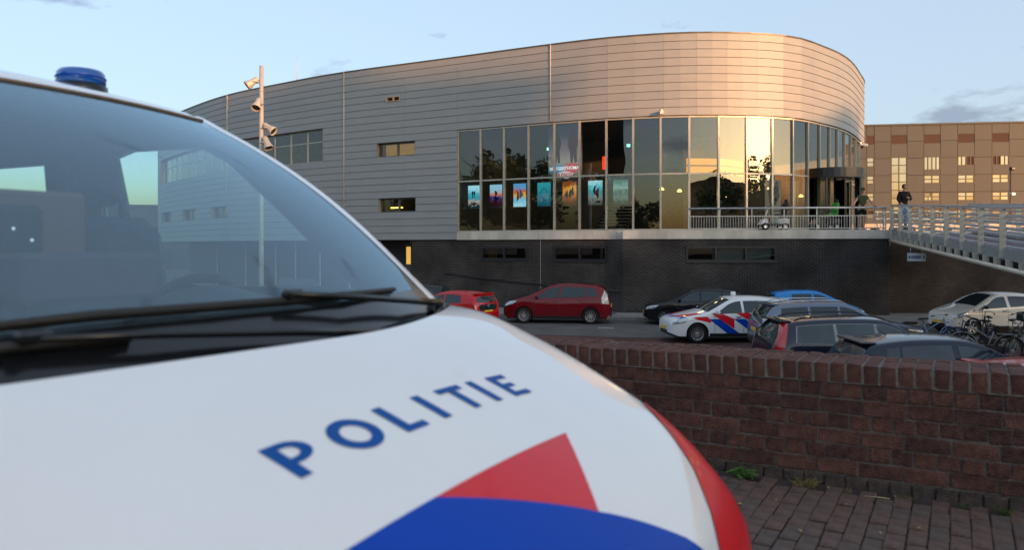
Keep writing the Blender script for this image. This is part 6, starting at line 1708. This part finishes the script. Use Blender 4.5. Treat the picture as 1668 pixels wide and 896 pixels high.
hand(body, Vector((-.235, -.20, .99))*K, (0, -.7, -.3), (0, 0, 1), -1, .7); hand(body, Vector((.05, -.26, 1.22))*K, (-.8, -.3, .3), (0, -1, .2), 1, .8)
bo = body.build('body', M_SKIN, m2); face_bits(bo, Vector(hdc)*K, q2, K)
jk = chainskin(scalept([[((0, 0, .84), .165), (wai, .165), (chs, .185), (nk0, .095)], [(chs, .185), ((-.175, -.05, 1.42), .092), ((-.255, -.02, 1.18), .074), ((-.24, -.17, 1.02), .052)], [(chs, .185), ((.21, -.05, 1.42), .092), ((.29, -.10, 1.17), .076), ((.09, -.24, 1.215), .052)]], K))
jk.build('jacket', mat('black_jacket', (.010, .010, .011), .7, var=.3, vscale=6, bump=.6, bscale=14), m2)
jn = chainskin(scalept([[((0, 0, 1.0), .135), (pel, .14), ((.105, 0, .86), .112), ((.125, -.06, .50), .08), ((.125, .0, .14), .066)], [(pel, .14), ((-.105, 0, .86), .112), ((-.125, -.06, .50), .08), ((-.125, .0, .14), .066)]], K)); jn.build('jeans', mat('denim', (.16, .26, .40), .9, var=.2, vscale=10), m2)
hr_ = MB(); 
for j in range(8):
    for i in range(18):
        pass
hb_ = MB().lathe([(.080, -.055), (.088, -.01), (.090, .03), (.082, .075), (.05, .108), (0, .120)], 18)
hv = []
for v in hb_.v:
    p = Vector((v[0], v[1]*1.15+.012, v[2])); 
    if p.y < -.045 and p.z < .045: p.y = -.045
    hv.append(tuple((q2 @ p+Vector(hdc))*K if False else q2 @ (p*K)+Vector(hdc)*K))
hb_.v = hv; hb_.build('hair', mat('hair_brown', (.045, .025, .014), .8, var=.4, vscale=60, bump=.5, bscale=120), m2)
for sx in (1, -1): MB().bbox(Vector((sx*.13, -.04, .04))*K, (.09, .28, .085), .03).build('shoe', M_BLACK, m2)

# ------------------------------------------------------------------ weeds and litter at the foot of the parapet
def W_at(t, d, z=0.0): v = FWD*t+LFT*d; return (v.x, v.y, z)
def tuft(label, t, d, n, h, spread, m, seed, leafy=False, name='weed'):
    r = random.Random(seed); b = MB()
    for k in range(n):
        a = r.uniform(0, 6.28); l_ = h*r.uniform(.5, 1.1); ro = Vector((r.gauss(0, spread*.3), r.gauss(0, spread*.2), 0)); d_ = Vector((math.cos(a), math.sin(a), 0))
        if leafy:
            c = ro+d_*spread*r.uniform(.2, 1)+Vector((0, 0, l_)); s = r.uniform(.012, .022); t_ = Vector((-d_.y, d_.x, 0)); up = Vector((0, 0, .3))
            b.add([c-d_*s*1.3, c+t_*s+up*s*.3, c+(d_*1.4-up*.5)*s, c-t_*s+up*s*.3], [(0, 1, 2, 3)]); b.tube([ro, c], .0015, 3)
        else:
            tip = ro+d_*spread*r.uniform(.3, 1.2)+Vector((0, 0, l_)); m_ = (ro+tip)/2+Vector((0, 0, l_*.2)); t_ = Vector((-d_.y, d_.x, 0))*.0025
            b.add([ro-t_, ro+t_, m_+t_*.8, tip, m_-t_*.8], [(0, 1, 2, 3, 4)])
    x, y, z = W_at(t, d, -.01)
    return tag(b.build(name, m, None, (x, y, z)), label, 'weed', 'weeds at the foot of the parapet')
M_WG = mat('weed_green', (.07, .16, .025), .6, var=.4, vscale=30); M_WD = mat('weed_dry', (.20, .17, .07), .7, var=.4, vscale=30); M_WM = mat('weed_mid', (.08, .11, .035), .7, var=.4, vscale=30)
tuft('dark green grass tuft growing from the joint at the parapet foot beside the van nose', -1.27, 4.60, 34, .055, .05, M_WM, 1)
tuft('bright green leafy weed at the parapet foot', -1.05, 4.56, 46, .05, .055, M_WG, 2, True)
tuft('dry straw coloured grass tuft at the parapet foot', -.72, 4.56, 50, .05, .07, M_WD, 3)
tuft('small sparse green weed by the pale straw', -.22, 4.57, 22, .03, .05, M_WM, 4)
tuft('tiny flat green weed under the third brick stretch', .04, 4.58, 18, .022, .045, M_WM, 5)
tuft('thin grass tuft at the right end of the parapet foot', .20, 4.55, 34, .045, .045, M_WM, 6)
tuft('short dry grass tuft beside the small sparse weed', -.50, 4.57, 14, .03, .03, M_WD, 7)
st = tag(MB().tube([(0, 0, 0), (.06, -.01, .006), (.12, .0, .003)], .0025, 4).build('straw_stalk', mat('straw', (.45, .38, .22), .7), None, W_at(-.42, 4.50, .006), VAN_RZ+.05), 'pale dry stalk lying on the pavers', 'stalk')
for k, (t, d) in enumerate([(-.60, 4.55), (-.28, 4.56), (-.95, 4.05), (-.48, 4.30), (-.80, 4.20), (-.30, 3.95), (-.62, 3.80), (-1.05, 3.75), (-.15, 4.1)]):
    r = random.Random(k); s = r.uniform(.010, .018)
    lf = MB().add([(-s, 0, .004), (0, s*.5, .008), (s, 0, .003), (0, -s*.5, .007)], [(0, 1, 2, 3)]).build('fallen_leaf', mat('leaf_yellow', (.42, .32, .10), .7, var=.3, vscale=40), None, W_at(t, d, .006), r.uniform(0, 6))
    tag(lf, 'small yellow fallen leaf lying on the brown pavers', 'leaf', 'fallen leaves on the pavers')
